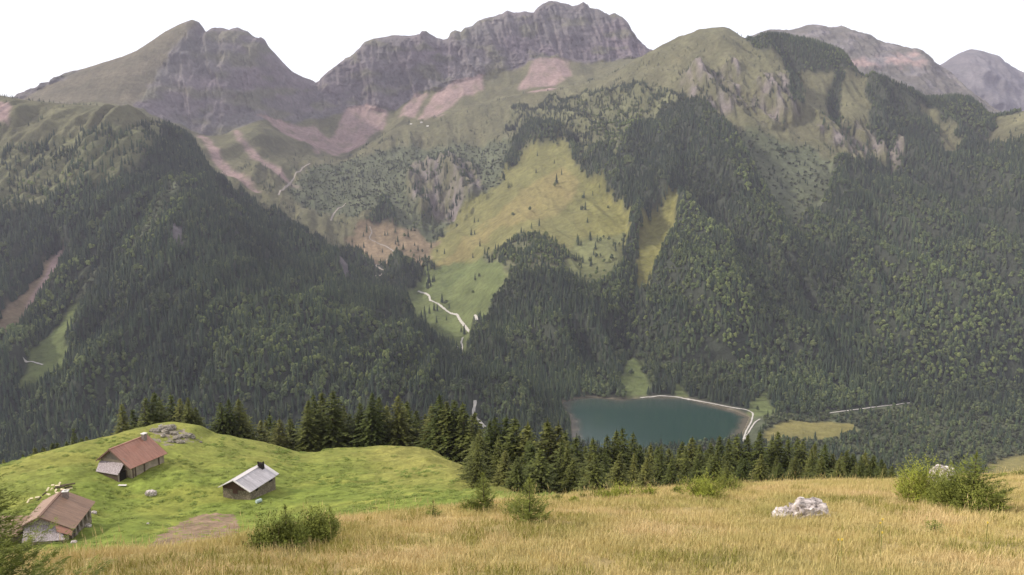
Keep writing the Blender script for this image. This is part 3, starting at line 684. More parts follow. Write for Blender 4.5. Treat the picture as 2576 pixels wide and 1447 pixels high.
def proto(name, me):
    o = bpy.data.objects.new(name, me); return o
pc = bpy.data.collections.new('forest_forms')
forms = []
for i in range(4): forms.append(proto('a%d' % i, far_fir(20 + i, M_FIR_FAR, 'spruce_form')))
for i in range(3): forms.append(proto('b%d' % i, far_leafy(30 + i, M_DEC_FAR, 'broadleaf_form')))
for i in range(2): forms.append(proto('c%d' % i, far_leafy(40 + i, M_BUSH_FAR, 'scrub_form', h=5, flat=.8, n=160)))
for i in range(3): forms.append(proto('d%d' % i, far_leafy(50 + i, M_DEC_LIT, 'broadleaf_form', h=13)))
for o in forms: pc.objects.link(o)

def scatter(P, dens, rg):
    a = P[1:, 1:] - P[:-1, :-1]; b = P[1:, :-1] - P[:-1, 1:]
    area = .5 * np.abs(a[..., 0] * b[..., 1] - a[..., 1] * b[..., 0])
    ex = area * dens[:-1, :-1]; n = rg.poisson(ex)
    r, c = np.nonzero(n); rep = n[r, c]; r = np.repeat(r, rep); c = np.repeat(c, rep)
    u, v = rg.uniform(size=len(r)), rg.uniform(size=len(r))
    Q = (P[r, c] * ((1 - u) * (1 - v))[:, None] + P[r + 1, c] * (u * (1 - v))[:, None] + P[r, c + 1] * ((1 - u) * v)[:, None] + P[r + 1, c + 1] * (u * v)[:, None])
    return Q, r, c

def points_object(name, Q, scale, rot, idx, coll, tilt=0.0, lean=None):
    me = bpy.data.meshes.new(name); me.vertices.add(len(Q)); me.vertices.foreach_set('co', Q.astype(np.float32).ravel())
    for nm, ty, data in (('sc', 'FLOAT_VECTOR', scale), ('ro', 'FLOAT_VECTOR', rot)):
        at_ = me.attributes.new(nm, ty, 'POINT'); at_.data.foreach_set('vector', data.astype(np.float32).ravel())
    at_ = me.attributes.new('ix', 'INT', 'POINT'); at_.data.foreach_set('value', idx.astype(np.int32))
    o = bpy.data.objects.new(name, me); COL.objects.link(o)
    ng = bpy.data.node_groups.new(name, 'GeometryNodeTree')
    ng.interface.new_socket('Geometry', in_out='INPUT', socket_type='NodeSocketGeometry'); ng.interface.new_socket('Geometry', in_out='OUTPUT', socket_type='NodeSocketGeometry')
    N, K = ng.nodes, ng.links
    gi, go = N.new('NodeGroupInput'), N.new('NodeGroupOutput'); ip = N.new('GeometryNodeInstanceOnPoints'); ci = N.new('GeometryNodeCollectionInfo')
    ci.inputs['Collection'].default_value = coll; ci.inputs['Separate Children'].default_value = True; ci.inputs['Reset Children'].default_value = True
    def attr(nm, ty):
        a = N.new('GeometryNodeInputNamedAttribute'); a.data_type = ty; a.inputs['Name'].default_value = nm
        return [s for s in a.outputs if s.enabled and s.name == 'Attribute'][0]
    K.new(gi.outputs[0], ip.inputs['Points']); K.new(ci.outputs[0], ip.inputs['Instance']); ip.inputs['Pick Instance'].default_value = True
    K.new(attr('ix', 'INT'), ip.inputs['Instance Index']); K.new(attr('sc', 'FLOAT_VECTOR'), ip.inputs['Scale'])
    er = N.new('FunctionNodeEulerToRotation'); K.new(attr('ro', 'FLOAT_VECTOR'), er.inputs[0]); K.new(er.outputs[0], ip.inputs['Rotation'])
    K.new(ip.outputs[0], go.inputs[0])
    mo = o.modifiers.new('scatter', 'NODES'); mo.node_group = ng
    return o

def forest_points(P, D, CA, dec, lit, px, per_m2):
    D = D * per_m2
    Q, r, c = scatter(P, D, rng)
    ca = CA[r, c]; dc = dec[r, c]; n = len(Q)
    u = rng.uniform(size=n)
    kind = np.where(ca == 'B', np.where(u < .6, 2, np.where(u < .8, 1, 0)), np.where(ca == 'A', np.where(u < .3, 2, 0), np.where(dc, np.where(u < .62, 1, 0), np.where(u < .10, 1, 0))))
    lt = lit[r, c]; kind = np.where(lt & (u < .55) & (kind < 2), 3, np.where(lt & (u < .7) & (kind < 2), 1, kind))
    return Q, kind, ca
Q1, K1, C1 = forest_points(T, DT, CT, decT, litT, PXT, 1 / 42.0)
Q2, K2, C2 = forest_points(E, DE, CE, decE, litE, PXE, 1 / 42.0)
Q = np.concatenate([Q1, Q2]); K = np.concatenate([K1, K2]); Ca = np.concatenate([C1, C2])
# clear of the tracks, the lake and the near hill
keep = np.ones(len(Q), bool)
ex0, ex1 = EX[:, :2].min(0) - 20, EX[:, :2].max(0) + 20
for x_, y_, r_ in EX:
    keep &= (Q[:, 0] - x_) ** 2 + ((Q[:, 1] - y_)) ** 2 > r_ * r_
    keep &= ~((np.abs(Q[:, 0] - x_) < r_ * .7) & (Q[:, 1] < y_) & (Q[:, 1] > y_ - (16 if x_ > 480 else 34)) & (y_ < 1560))
gq = -450 + np.interp(Q[:, 1], [900, 960, 1120], [20, 8, -10]); keep &= ~((Q[:, 1] < 960))
Q, K, Ca = Q[keep], K[keep], Ca[keep]
n = len(Q); print('forest', n)
S = rng.uniform(.7, 1.25, n); S *= np.where(Ca == 'A', .6, 1) * np.where((Ca == 'B') & (K != 2), .75, 1) * np.where(Q[:, 2] > 100, .75, 1.0)
SC3 = np.stack([S * rng.uniform(.85, 1.25, n), S * rng.uniform(.85, 1.25, n), S * rng.uniform(.9, 1.15, n)], -1)
ro = np.stack([np.zeros(n), np.zeros(n), rng.uniform(0, 6.28, n)], -1)
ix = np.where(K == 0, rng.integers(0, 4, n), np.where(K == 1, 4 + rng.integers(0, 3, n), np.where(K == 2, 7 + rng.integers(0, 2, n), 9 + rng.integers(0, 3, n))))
Q[:, 2] -= .5
# the largest-looking ones become trees of their own
qx, qy = pix(Q); size = np.where(K == 0, 20, np.where(K == 2, 4, 12)) * S / Q[:, 1]
cand = np.argsort(-size)
own = []
for i in cand[:6000]:
    if not (10 < qx[i] < 2566 and qy[i] < 1200): continue
    tp = Vector((Q[i, 0], Q[i, 1], Q[i, 2] + (20 if K[i] == 0 else 12) * S[i] * .6)); dd_ = tp.normalized(); h = BT[2].ray_cast(Vector((0, 0, 0)), dd_)
    if h[0] is not None and h[3] < tp.length: continue
    own.append(i)
    if len(own) >= 90: break
own = np.array(own)
mask = np.ones(n, bool); mask[own] = False
forest = points_object('forest', Q[mask], SC3[mask], ro[mask], ix[mask], pc); tag(forest, 'dense mixed forest of spruce and broadleaf trees on the mountain slopes', 'forest', kind='stuff')
for i in own:
    o = bpy.data.objects.new('valley_tree', forms[ix[i]].data); COL.objects.link(o)
    o.location = Q[i]; o.rotation_euler = (0, 0, ro[i, 2]); o.scale = SC3[i]
    if K[i] == 0: tag(o, 'dark spruce in the nearest visible edge of the valley forest', 'tree', 'spruces at the near edge of the valley forest')
    elif K[i] in (1, 3): tag(o, 'round broadleaf tree in the nearest visible edge of the valley forest', 'tree', 'broadleaf trees at the near edge of the valley forest')
    else: tag(o, 'low round bush in the nearest visible edge of the valley forest', 'bush', 'bushes at the near edge of the valley forest')

# single trees standing in the valley pasture
PT = [(1000,700,1.3,0,'tall slim spruce standing alone at the left edge of the valley pasture'),(1033,808,.9,0,'leftmost small spruce on the lower valley pasture, beside the forest edge'),(1048,812,1.0,0,'small spruce second from the left on the lower valley pasture'),
 (1060,800,1.1,0,'left end spruce of the dark clump below the track bend'),(1070,805,1.2,0,'spruce at the lower left of the dark clump below the track bend'),(1068,792,1.2,0,'spruce in the middle of the dark clump below the track bend'),(1080,790,1.2,0,'broad spruce in the middle of the dark clump below the track bend'),(1092,782,1.1,0,'spruce at the upper right of the dark clump below the track bend'),
 (1100,782,1.0,0,'right end spruce of the dark clump below the track bend'),(1098,812,.9,0,'lone small spruce below the middle of the pasture track'),(1123,806,.7,0,'tiny lone spruce right of the one below the pasture track'),(1112,762,1.3,0,'left one of the pair of tall dark trees above the track'),(1122,768,1.1,1,'right, rounder one of the pair of dark trees above the track'),
 (1130,776,.6,0,'small spruce just right of the dark pair above the track'),(1160,836,.8,0,'left one of two small spruces at the lower right pasture edge'),(1168,842,1.2,0,'taller right one of two spruces at the lower right pasture edge'),(1128,858,.6,0,'tiny spruce low in the pasture near the valley mouth'),(1190,740,.8,1,'round bush-like tree alone on the upper right pasture slope'),
 (1195,706,1.0,0,'spruce at the left of the small group on the upper pasture'),(1205,700,1.0,1,'broad tree at the right of the small group on the upper pasture'),(1588,948,1.3,1,'round tree alone in the green clearing above the lake'),(1905,1036,.8,1,'small tree alone on the green patch right of the lake'),
 (1100,636,.8,1,'lone bush on the brown upper valley floor'),(1012,632,.9,1,'small round tree beside the trail on the brown valley floor'),(1118,640,.9,0,'small spruce at the foot of the yellow slope'),
 (1400,462,1.6,0,'dark spruce near the top of the yellow slope'),(1395,472,1.2,1,'bush below the spruce near the top of the yellow slope'),(1290,545,1.0,1,'lone bush halfway down the yellow slope')]
PTOWN = []
for a, b, s, k, lab in PT:
    q = ray_px(a, b)
    if q is None: continue
    o = bpy.data.objects.new('pasture_tree', forms[(len(PTOWN) % 4) if k == 0 else 4 + len(PTOWN) % 3].data); COL.objects.link(o); PTOWN.append(o)
    o.location = (q.x, q.y, q.z - .5); o.scale = (s * 1.15, s * 1.15, s * 1.05); o.rotation_euler = (0, 0, random.uniform(0, 6))
    tag(o, lab, 'tree', 'single trees on the valley pastures')
# dark spruce clump by the valley pasture
for i in range(34):
    a = 1022 + 80 * random.random(); b = 728 - 60 * random.random() * (1 if a > 1040 else .5)
    if b < 728 - (a - 1010) * .9: continue
    q = ray_px(a, b)
    if q is None: continue
    o = bpy.data.objects.new('pasture_tree', forms[i % 4].data); COL.objects.link(o); o.location = (q.x, q.y, q.z - .5); s = random.uniform(.9, 1.4); o.scale = (s, s, s)
    tag(o, 'dark spruce in the tight stand at the top of the valley pasture', 'tree', 'spruces of the stand at the top of the valley pasture')

# ------------------------------------------------------------------ near spruces
NEAR_FORMS = []
for i in range(7):
    h = 14.0; r = (2.5, 2.9, 3.2, 2.6, 3.4, 2.8, 3.0)[i]
    cv = conifer(h, r, 100 + i, whorl=.38, per=13, clump=.50, droop=.35, jit=.3, base=.03, dens=1.35, thin=.55)
    NEAR_FORMS.append((tri_mesh('crown', cv, M_FIR), trunk_mesh('trunk', h * .96, .22, M_BARK)))
print('near tree tris', len(cv))
def ordinal(i):
    return ['first','second','third','fourth','fifth','sixth','seventh','eighth','ninth','tenth','eleventh','twelfth','thirteenth','fourteenth','fifteenth','sixteenth','seventeenth','eighteenth','nineteenth','twentieth'][i]
def near_tree(a, top, Y, k, lab, group, name='spruce_tree', wf=1.0):
    P = at(a, top - random.uniform(-4, 16), Y); zb = drop(float(P[0]), float(P[1]), NEAR)
    h = max(2.5, float(P[2]) - zb); t = empty(name, (float(P[0]), float(P[1]), zb), random.uniform(0, 6.28))
    s = h / 14.0; wx = s * wf * (1.0 if s > .7 else 1.15)
    t.scale = (wx, wx, s); tag(t, lab, 'tree', group)
    for me, nm in zip(NEAR_FORMS[k % 7], ('crown', 'trunk')):
        o = bpy.data.objects.new(nm, me); COL.objects.link(o); o.parent = t
    return t
ROWS = [
 ('behind the rocky knoll', 'spruces behind the rocky knoll', 'dark spruce', [(306,1012,184),(332,1022,190),(362,1004,188),(381,996,190),(404,1006,194),(428,1006,196),(450,1008,188),(473,1000,182),(494,1022,184)]),
 ('behind the silver-roofed hut', 'spruces behind the silver-roofed hut', 'dark spruce', [(556,1020,190),(577,1002,190),(600,1016,192),(617,1040,198),(655,1062,200),(690,1058,204),(708,1066,196),(735,1064,204)]),
 ('left half of the row along the green shoulder', 'spruces along the green shoulder', 'tall dense spruce', [(772,1010,196),(789,994,200),(812,1000,205),(834,998,198),(850,1016,200),(880,1040,204),(908,1024,200),(932,1000,196),(952,1012,200),(976,1026,212),(1000,996,200)]),
 ('right half of the row along the green shoulder', 'spruces along the green shoulder', 'tall dark spruce', [(1022,1012,204),(1044,1040,208),(1066,1040,204),(1086,1018,196),(1108,1002,192),(1124,1008,190),(1146,1014,190),(1166,1020,188),(1186,1036,186)]),
 ('of the stand right of the knoll', 'spruces of the middle stand', 'tall olive spruce', [(1206,1080,152),(1228,1062,156),(1248,1052,158),(1276,1060,158),(1300,1056,154),(1322,1060,152),(1345,1070,158),(1366,1072,160),(1386,1064,156),(1404,1078,156),(1428,1088,162),(1452,1104,166)]),
 ('in front of the middle stand', 'smaller spruces before the middle stand', 'smaller spruce', [(1196,1120,138),(1270,1138,128),(1302,1150,120),(1345,1128,130),(1362,1142,124),(1410,1126,132),(1445,1150,126)]),
 ('below the lake', 'spruces below the lake', 'olive spruce', [(1476,1120,160),(1498,1112,150),(1522,1104,150),(1548,1096,150),(1568,1092,152),(1590,1106,156),(1612,1122,154),(1636,1116,150),(1656,1120,158),(1688,1122,156),(1712,1116,158),(1740,1112,154),(1762,1120,150),(1788,1116,158)]),
 ('of the row right of the lake', 'spruces right of the lake', 'mixed height spruce', [(1812,1112,160),(1838,1100,166),(1858,1108,170),(1884,1104,170),(1912,1100,168),(1940,1104,172),(1960,1098,170),(1986,1112,168),(2008,1100,172),(2026,1106,168),(2050,1116,164),(2078,1128,160),(2098,1140,160),(2128,1136,156),(2148,1146,156),(2174,1150,156),(2198,1148,156),(2222,1160,152)]),
 ('just beyond the dry meadow', 'young spruces beyond the dry meadow', 'short green spruce', [(1500,1160,112),(1556,1150,118),(1626,1156,110),(1690,1150,112),(1752,1150,108),(1800,1146,106),(1830,1160,98),(1876,1150,104),(1916,1158,98),(1960,1166,96),(2004,1150,104),(2068,1152,98),(2112,1162,94),(2150,1172,92),(2190,1164,96),(2226,1176,92),(2244,1180,96)]),
]
kk = 0
for phrase, grp, adj, lst in ROWS:
    for i, (a, b, Yd) in enumerate(lst):
        k_ = kk % 7; kk += 1
        pos = ordinal(i) + ' from the left'
        near_tree(a, b, Yd, k_, '%s, %s %s' % (adj, pos, phrase), grp, wf=random.uniform(1.3, 1.65))
# those standing half hidden behind the front rows
for i in range(90):
    a = random.uniform(1190, 2240) if i < 62 else (random.uniform(760, 1180) if i < 78 else random.uniform(315, 770))
    if a < 1190: Yd = random.uniform(206, 230); b = random.uniform(1022, 1055) + (22 if a < 760 else 0)
    else: Yd = random.uniform(128, 190); b = np.interp(a, [1190, 1450, 1800, 2050, 2240], [1085, 1125, 1128, 1130, 1165]) + random.uniform(0, 30)
    near_tree(a, b, Yd, random.randrange(7), 'spruce filling the gaps of the dark rows, half hidden by those in front', 'half hidden spruces of the dark rows')
for a, b, Yd, lab in [(184,1084,178,'small lone spruce on the slope left behind the knoll'),(60,1140,170,'small spruce peeping over the far left slope'),(12,1155,165,'stubby spruce at the far left edge of the green slope')]:
    near_tree(a, b, Yd, kk, lab, None); kk += 1
for i in range(14):
    a = 90 + i * 13; near_tree(a, float(np.interp(a, [90, 280], [1132, 1098])) + random.uniform(-2, 5), 172, i, 'low bushy spruce on the dark fringe behind the green crest', 'low spruces on the fringe behind the green crest', 'bushy_spruce', 1.6)
# ------------------------------------------------------------------ huts
def corr(name, c, c2, freq, axis='X', rough=.6, blot=.6, metallic=0.0):
    m, n, l, p = mat_new(name)
    tc = n.new('ShaderNodeTexCoord'); wv = n.new('ShaderNodeTexWave'); wv.bands_direction = axis; wv.inputs['Scale'].default_value = freq
    wv.inputs['Distortion'].default_value = 0.3; l.new(tc.outputs['Object'], wv.inputs['Vector'])
    f = noise(n, l, blot, 5, .7); mp = n.new('ShaderNodeMapping'); mp.inputs['Scale'].default_value = (2.6, .35, .35); l.new(tc.outputs['Object'], mp.inputs[0])
    f2 = noise(n, l, 1.0, 4, .7, mp.outputs[0])
    a = ramp(n, l, f, [(.3, c), (.7, c2)])
    r2 = ramp(n, l, f2, [(.3, (.72,) * 3), (.7, (1.25,) * 3)])
    r3 = ramp(n, l, wv.outputs['Fac'], [(0, (.84,) * 3), (1, (1.1,) * 3)])
    a = mixc(n, l, 1.0, mixc(n, l, 1.0, a, r2, 'MULTIPLY'), r3, 'MULTIPLY')
    l.new(a, p.inputs['Base Color']); p.inputs['Roughness'].default_value = rough; p.inputs['Metallic'].default_value = metallic
    bump(n, l, p, wv.outputs['Fac'], .5, .04); return m
M_RUST = corr('rusty_sheet', (.30, .130, .085), (.36, .18, .125), 2.6)
M_BROWN = corr('brown_sheet', (.235, .135, .085), (.27, .165, .11), 3.2)
M_ZINC = corr('pale_sheet', (.38, .345, .355), (.54, .49, .50), 2.2, rough=.45)
def stone_mat(name, c, sc):
    m, n, l, p = mat_new(name); tc = n.new('ShaderNodeTexCoord'); v = n.new('ShaderNodeTexVoronoi'); v.inputs['Scale'].default_value = sc; l.new(tc.outputs['Object'], v.inputs['Vector'])
    f = noise(n, l, 1.2, 5, .7)
    a = ramp(n, l, f, [(.3, tuple(x * .65 for x in c)), (.7, tuple(x * 1.3 for x in c))]); b = ramp(n, l, v.outputs['Distance'], [(0.0, (1.2,) * 3), (.6, (.6,) * 3)])
    l.new(mixc(n, l, 1.0, a, b, 'MULTIPLY'), p.inputs['Base Color']); p.inputs['Roughness'].default_value = .95; bump(n, l, p, v.outputs['Distance'], .6, .06); return m
M_STONE = stone_mat('rubble_wall', (.25, .20, .145), 3.2)
M_PLASTER = simple('weathered_plaster', (.30, .245, .185), sc=.9, var=.35)
M_WOOD = corr('old_boards', (.085, .055, .04), (.12, .085, .06), 3.6, 'Y', rough=.9)
M_DWOOD = corr('dark_boards', (.070, .032, .024), (.09, .045, .033), 4.5, 'Y', rough=.9)
M_GWOOD = corr('grey_boards', (.17, .14, .115), (.24, .20, .165), 4.0, 'Y', rough=.9)
def shingle_mat():
    m, n, l, p = mat_new('grey_shingles'); tc = n.new('ShaderNodeTexCoord'); mp = n.new('ShaderNodeMapping'); mp.inputs['Scale'].default_value = (2.2, 6.0, 2.2); l.new(tc.outputs['Object'], mp.inputs[0])
    f = noise(n, l, 1.6, 6, .8, mp.outputs[0]); a = ramp(n, l, f, [(.34, (.13, .10, .10)), (.5, (.27, .225, .225)), (.66, (.60, .53, .52))]); l.new(a, p.inputs['Base Color'])
    p.inputs['Roughness'].default_value = .85; bump(n, l, p, f, .8, .06); return m
M_SHING = shingle_mat()
M_DARK = simple('dark_opening', (.018, .014, .012), var=.1)
M_EDGE = simple('eave_board', (.16, .10, .075), sc=4)
M_EDGEP = simple('pale_flashing', (.62, .57, .55), sc=4, var=.15)
M_CHIM = simple('chimney_brick', (.22, .17, .15), sc=3, var=.4)
M_CAP = simple('chimney_cap', (.62, .58, .54), sc=2, var=.2)

def slab(pts, th):
    """thick sheet from 4 corner points"""
    P = [Vector(q) for q in pts]; nrm = (P[1] - P[0]).cross(P[3] - P[0]).normalized()
    if nrm.z < 0: nrm = -nrm
    V = P + [q - nrm * th for q in P]
    return [tuple(v) for v in V], [(0, 1, 2, 3), (7, 6, 5, 4), (0, 4, 5, 1), (1, 5, 6, 2), (2, 6, 7, 3), (3, 7, 4, 0)]
def join(parts):
    V, Fc = [], []
    for v, f in parts:
        o = len(V); V += v; Fc += [tuple(i + o for i in q) for q in f]
    return V, Fc
def boxv(x0, x1, y0, y1, z0, z1):
    V = [(x, y, z) for x in (x0, x1) for y in (y0, y1) for z in (z0, z1)]
    return V, [(0, 1, 3, 2), (4, 6, 7, 5), (0, 4, 5, 1), (2, 3, 7, 6), (0, 2, 6, 4), (1, 5, 7, 3)]
def prism(poly, x0, x1):
    n = len(poly); V = [(x0, y, z) for y, z in poly] + [(x1, y, z) for y, z in poly]
    return V, [tuple(range(n)), tuple(range(2 * n - 1, n - 1, -1))] + [(i, i + n, (i + 1) % n + n, (i + 1) % n) for i in range(n)]
def fixn(o):
    bm = bmesh.new(); bm.from_mesh(o.data); bmesh.ops.recalc_face_normals(bm, faces=bm.faces); bm.to_mesh(o.data); bm.free(); return o
def part(name, vf, mat, parent, label=None):
    o = fixn(poly_mesh(name, vf[0], vf[1], mat, parent)); 
    if label: o['label'] = label
    return o
# local frame: x along the ridge to the back, y to the left, z up, origin on the front ridge point; base = local ground height
def hut(name, apex, Yd, phi, base, label, cat='hut'):
    P = at(apex[0], apex[1], Yd); t = empty(name, (float(P[0]), float(P[1]), float(P[2]) + base), math.radians(phi)); tag(t, label, cat); return t
def up(vf, b): return [(v[0], v[1], v[2] - b) for v in vf[0]], vf[1]
def roof_pts(L, ar, hr, al, hl, x0=0):
    return join([slab([(x0, 0, 0), (L, 0, 0), (L, -ar, -hr), (x0, -ar, -hr)], .10), slab([(x0, .02, 0), (x0, al, -hl), (L, al, -hl), (L, .02, 0)], .10)])
def wall_poly(ar, hr, al, hl, ir, il, base, below=1.2, gap=.14):
    kr, kl = hr / ar, hl / al
    return [(-(ar - ir), base - below), (-(ar - ir), -(ar - ir) * kr - gap), (0, -gap), (al - il, -(al - il) * kl - gap), (al - il, base - below)]

# rust-roofed long hut under the knoll
b = -4.9; h1 = hut('stone_hut', (274, 1130.5), 145, 67, b, 'long stone hut with rusty red roof and shingled lean-to below the rocky knoll')
L, ar, hr, al, hl = 8.75, 4.74, 3.0, 3.53, 2.65
rf = part('roof', up(roof_pts(L, ar, hr, al, hl), b), M_RUST, h1, 'rusty red sheet roof')
part('ridge_cap', up(boxv(.02, L - .02, -.16, .16, -.02, .05), b), M_RUST, rf)
part('barge_board', up(slab([(-.03, 0, .05), (.03, 0, .05), (.03, -ar, -hr + .05), (-.03, -ar, -hr + .05)], .24), b), M_EDGE, rf)
part('barge_board', up(slab([(-.03, .02, .05), (-.03, al, -hl + .05), (.03, al, -hl + .05), (.03, .02, .05)], .24), b), M_EDGE, rf)
part('wall', up(prism(wall_poly(ar, hr, al, hl, .6, .5, b), .75, L - .4), b), M_PLASTER, h1)
part('gable', up(prism([(-3.4, -2.05), (0, -.25), (2.0, -1.95), (2.0, -2.1)], .62, .74), b), M_GWOOD, h1)
for x0 in (1.0, 1.55, 3.6, 7.0): part('post', up(boxv(x0, x0 + .17, -4.30, -4.12, -5.2, -2.72), b), M_WOOD, h1)
part('lean_to_roof', up(slab([(.6, 3.2, -2.75), (.6, -2.75, -2.4), (-1.5, -3.4, -3.75), (-1.5, 1.9, -3.85)], .09), b), M_SHING, h1, 'grey shingled lean-to roof with pale curling shingles')
part('lean_to_wall', up(boxv(-1.3, .74, -3.2, 1.7, -5.9, -3.75), b), M_WOOD, h1)
part('lean_to_post', up(boxv(-1.35, -1.2, -3.4, -3.22, -5.5, -3.5), b), M_GWOOD, h1)
d_ = part('door', up(boxv(-.9, .4, -3.26, -3.204, -5.3, -3.55), b), M_DARK, h1, 'dark open doorway beside the lean-to')
ch = part('chimney', up(boxv(7.0, 7.7, -1.0, -.3, -1.2, .5), b), M_CHIM, rf)
part('chimney_cap', up(join([boxv(6.9, 7.8, -1.1, -.2, .68, .78), boxv(7.02, 7.15, -.9, -.4, .5, .68), boxv(7.55, 7.68, -.9, -.4, .5, .68)]), b), M_CAP, h1)

# small hut with the pale roof
b = -3.5; h2 = hut('stone_hut', (585.4, 1209), 135, 72.5, b, 'small square stone hut with a pale silvery sheet roof, alone right of the others')
L, ar, hr, al, hl = 8.6, 3.29, 1.67, 2.99, 1.57
rf = part('roof', up(roof_pts(L, ar, hr, al, hl), b), M_ZINC, h2, 'pale silvery corrugated roof')
part('ridge_cap', up(slab([(.0, -.35, -.08), (L, -.35, -.08), (L, .22, .06), (0, .22, .06)], .05), b), M_EDGEP, rf)
part('verge_flashing', up(slab([(-.06, 0, .05), (.30, 0, .05), (.30, -ar, -hr + .05), (-.06, -ar, -hr + .05)], .12), b), M_EDGEP, rf)
part('verge_flashing', up(slab([(-.06, .02, .05), (-.06, al, -hl + .05), (.30, al, -hl + .05), (.30, .02, .05)], .12), b), M_EDGEP, rf)
wp = wall_poly(ar, hr, al, hl, .5, .4, b)
part('wall', up(prism(wp, .75, L - .5), b), M_STONE, h2)
part('gable', up(prism([(-2.75, -1.62), (0, -.24), (2.5, -1.50), (2.5, -1.85), (-2.75, -1.85)], .60, .74), b), M_DWOOD, h2, 'dark brown boarded gable')
part('window', up(boxv(.66, .748, -.3, .6, -2.6, -1.86), b), M_DWOOD, h2)
part('window', up(boxv(6.2, 7.1, -2.85, -2.793, -2.4, -1.7), b), M_DARK, h2)
part('window', up(boxv(2.2, 2.9, -2.85, -2.793, -2.4, -1.8), b), M_DARK, h2)
ch = part('chimney', up(join([prism([(-.15, .55), (-1.0, .45), (-1.15, -1.3), (-.05, -1.3)], 6.9, 7.6), boxv(6.88, 7.1, -.35, -.1, .5, .8), boxv(7.4, 7.62, -1.0, -.8, .42, .7)]), b), M_DARK, rf, 'dark narrow chimney')
part('roof_patch', up(slab([(7.7, -.3, -.10), (8.58, -.3, -.10), (8.58, -3.29, -1.61), (7.7, -3.29, -1.61)], .03), b), M_EDGEP, rf)

# big brown-roofed hut at the left edge
b = -3.9; h3 = hut('stone_hut', (97.4, 1301), 108, 99.6, b, 'wide hut with brown sheet roof and side wing, nearest the left edge')
L, ar, hr, al, hl = 9.44, 4.26, 2.1, 2.85, 1.42
rf = part('roof', up(roof_pts(L, ar, hr, al, hl), b), M_BROWN, h3, 'brown corrugated main roof')
part('ridge_cap', up(boxv(.02, L - .02, -.17, .17, -.03, .06), b), M_EDGE, rf)
part('barge_board', up(slab([(-.04, 0, .04), (.04, 0, .04), (.04, -ar, -hr + .04), (-.04, -ar, -hr + .04)], .2), b), M_EDGE, rf)
part('barge_board', up(slab([(-.04, .02, .04), (-.04, al, -hl + .04), (.04, al, -hl + .04), (.04, .02, .04)], .2), b), M_EDGE, rf)
part('wall', up(prism(wall_poly(ar, hr, al, hl, .6, .5, b), .75, L - .4), b), M_STONE, h3)
part('gable', up(prism([(-3.3, -1.75), (0, -.22), (2.2, -1.25), (2.2, -1.9), (-3.3, -1.9)], .62, .74), b), M_SHING, h3)
part('lean_to_roof', up(slab([(.6, 2.1, -1.30), (.6, -2.3, -1.55), (-1.6, -3.6, -2.8), (-1.6, 1.75, -2.75)], .09), b), M_SHING, h3, 'ragged grey shingled lean-to roof')
part('lean_to_sheet', up(slab([(.02, -1.9, -1.10), (.02, -4.1, -2.12), (-.9, -4.2, -2.55), (-.8, -2.4, -1.9)], .07), b), M_RUST, h3, 'brown sheet patch over the lean-to corner')
part('lean_to_wall', up(boxv(-1.35, .74, -3.3, 1.5, -4.9, -2.85), b), M_PLASTER, h3)
part('wing_roof', up(join([slab([(2.6, 1.2, -.85), (3.9, 8.0, -.95), (.3, 8.6, -2.6), (-.3, 2.9, -2.3)], .1), slab([(2.62, 1.2, -.85), (6.2, 2.6, -2.4), (7.4, 7.6, -2.6), (3.92, 8.0, -.95)], .1)]), b), M_BROWN, h3)
part('wing_wall', up(boxv(.7, 5.9, 2.6, 7.4, -5.2, -2.45), b), M_STONE, h3)
ch = part('chimney', up(join([boxv(7.3, 7.95, -1.25, -.6, -1.2, .45)]), b), M_CHIM, rf)
part('chimney_cap', up(join([boxv(7.2, 8.05, -1.35, -.5, .46, .56), boxv(7.45, 7.65, -1.1, -.75, .56, .76)]), b), M_CAP, h3)
for i, (x0, z0) in enumerate([(1.6, 0), (2.9, .1), (4.4, 0), (6.2, .05), (7.6, 0)]): part('wall_board', up(slab([(x0, -3.80, -2.0), (x0 + .5, -3.80, -2.0), (x0 + .45, -4.0, -3.7), (x0 - .05, -4.0, -3.7)], .06), b), M_GWOOD, h3)

# far alpine huts under the scree
for i, (a, c, lab) in enumerate([(1034, 313, 'tiny pale alpine hut, left of the three under the scree fans'), (1060, 309, 'tiny pale alpine hut, middle and highest of the three under the scree fans'), (1076, 318, 'tiny pale alpine hut, right of the three under the scree fans')]):
    q = ray_px(a, c)
    if q is None: continue
    t = empty('alpine_hut', q, random.uniform(-.4, .4), .62); tag(t, lab, 'hut', 'far alpine huts under the scree')
    part('wall', prism([(-4, -3), (-4, 3.5), (0, 6), (4, 3.5), (4, -3)], -8, 8), M_CAP, t)
    part('roof', join([slab([(-8.6, 0, 6.5), (8.6, 0, 6.5), (8.6, -5, 3.3), (-8.6, -5, 3.3)], .2), slab([(-8.6, .05, 6.5), (-8.6, 5, 3.3), (8.6, 5, 3.3), (8.6, .05, 6.5)], .2)]), M_EDGEP, t)

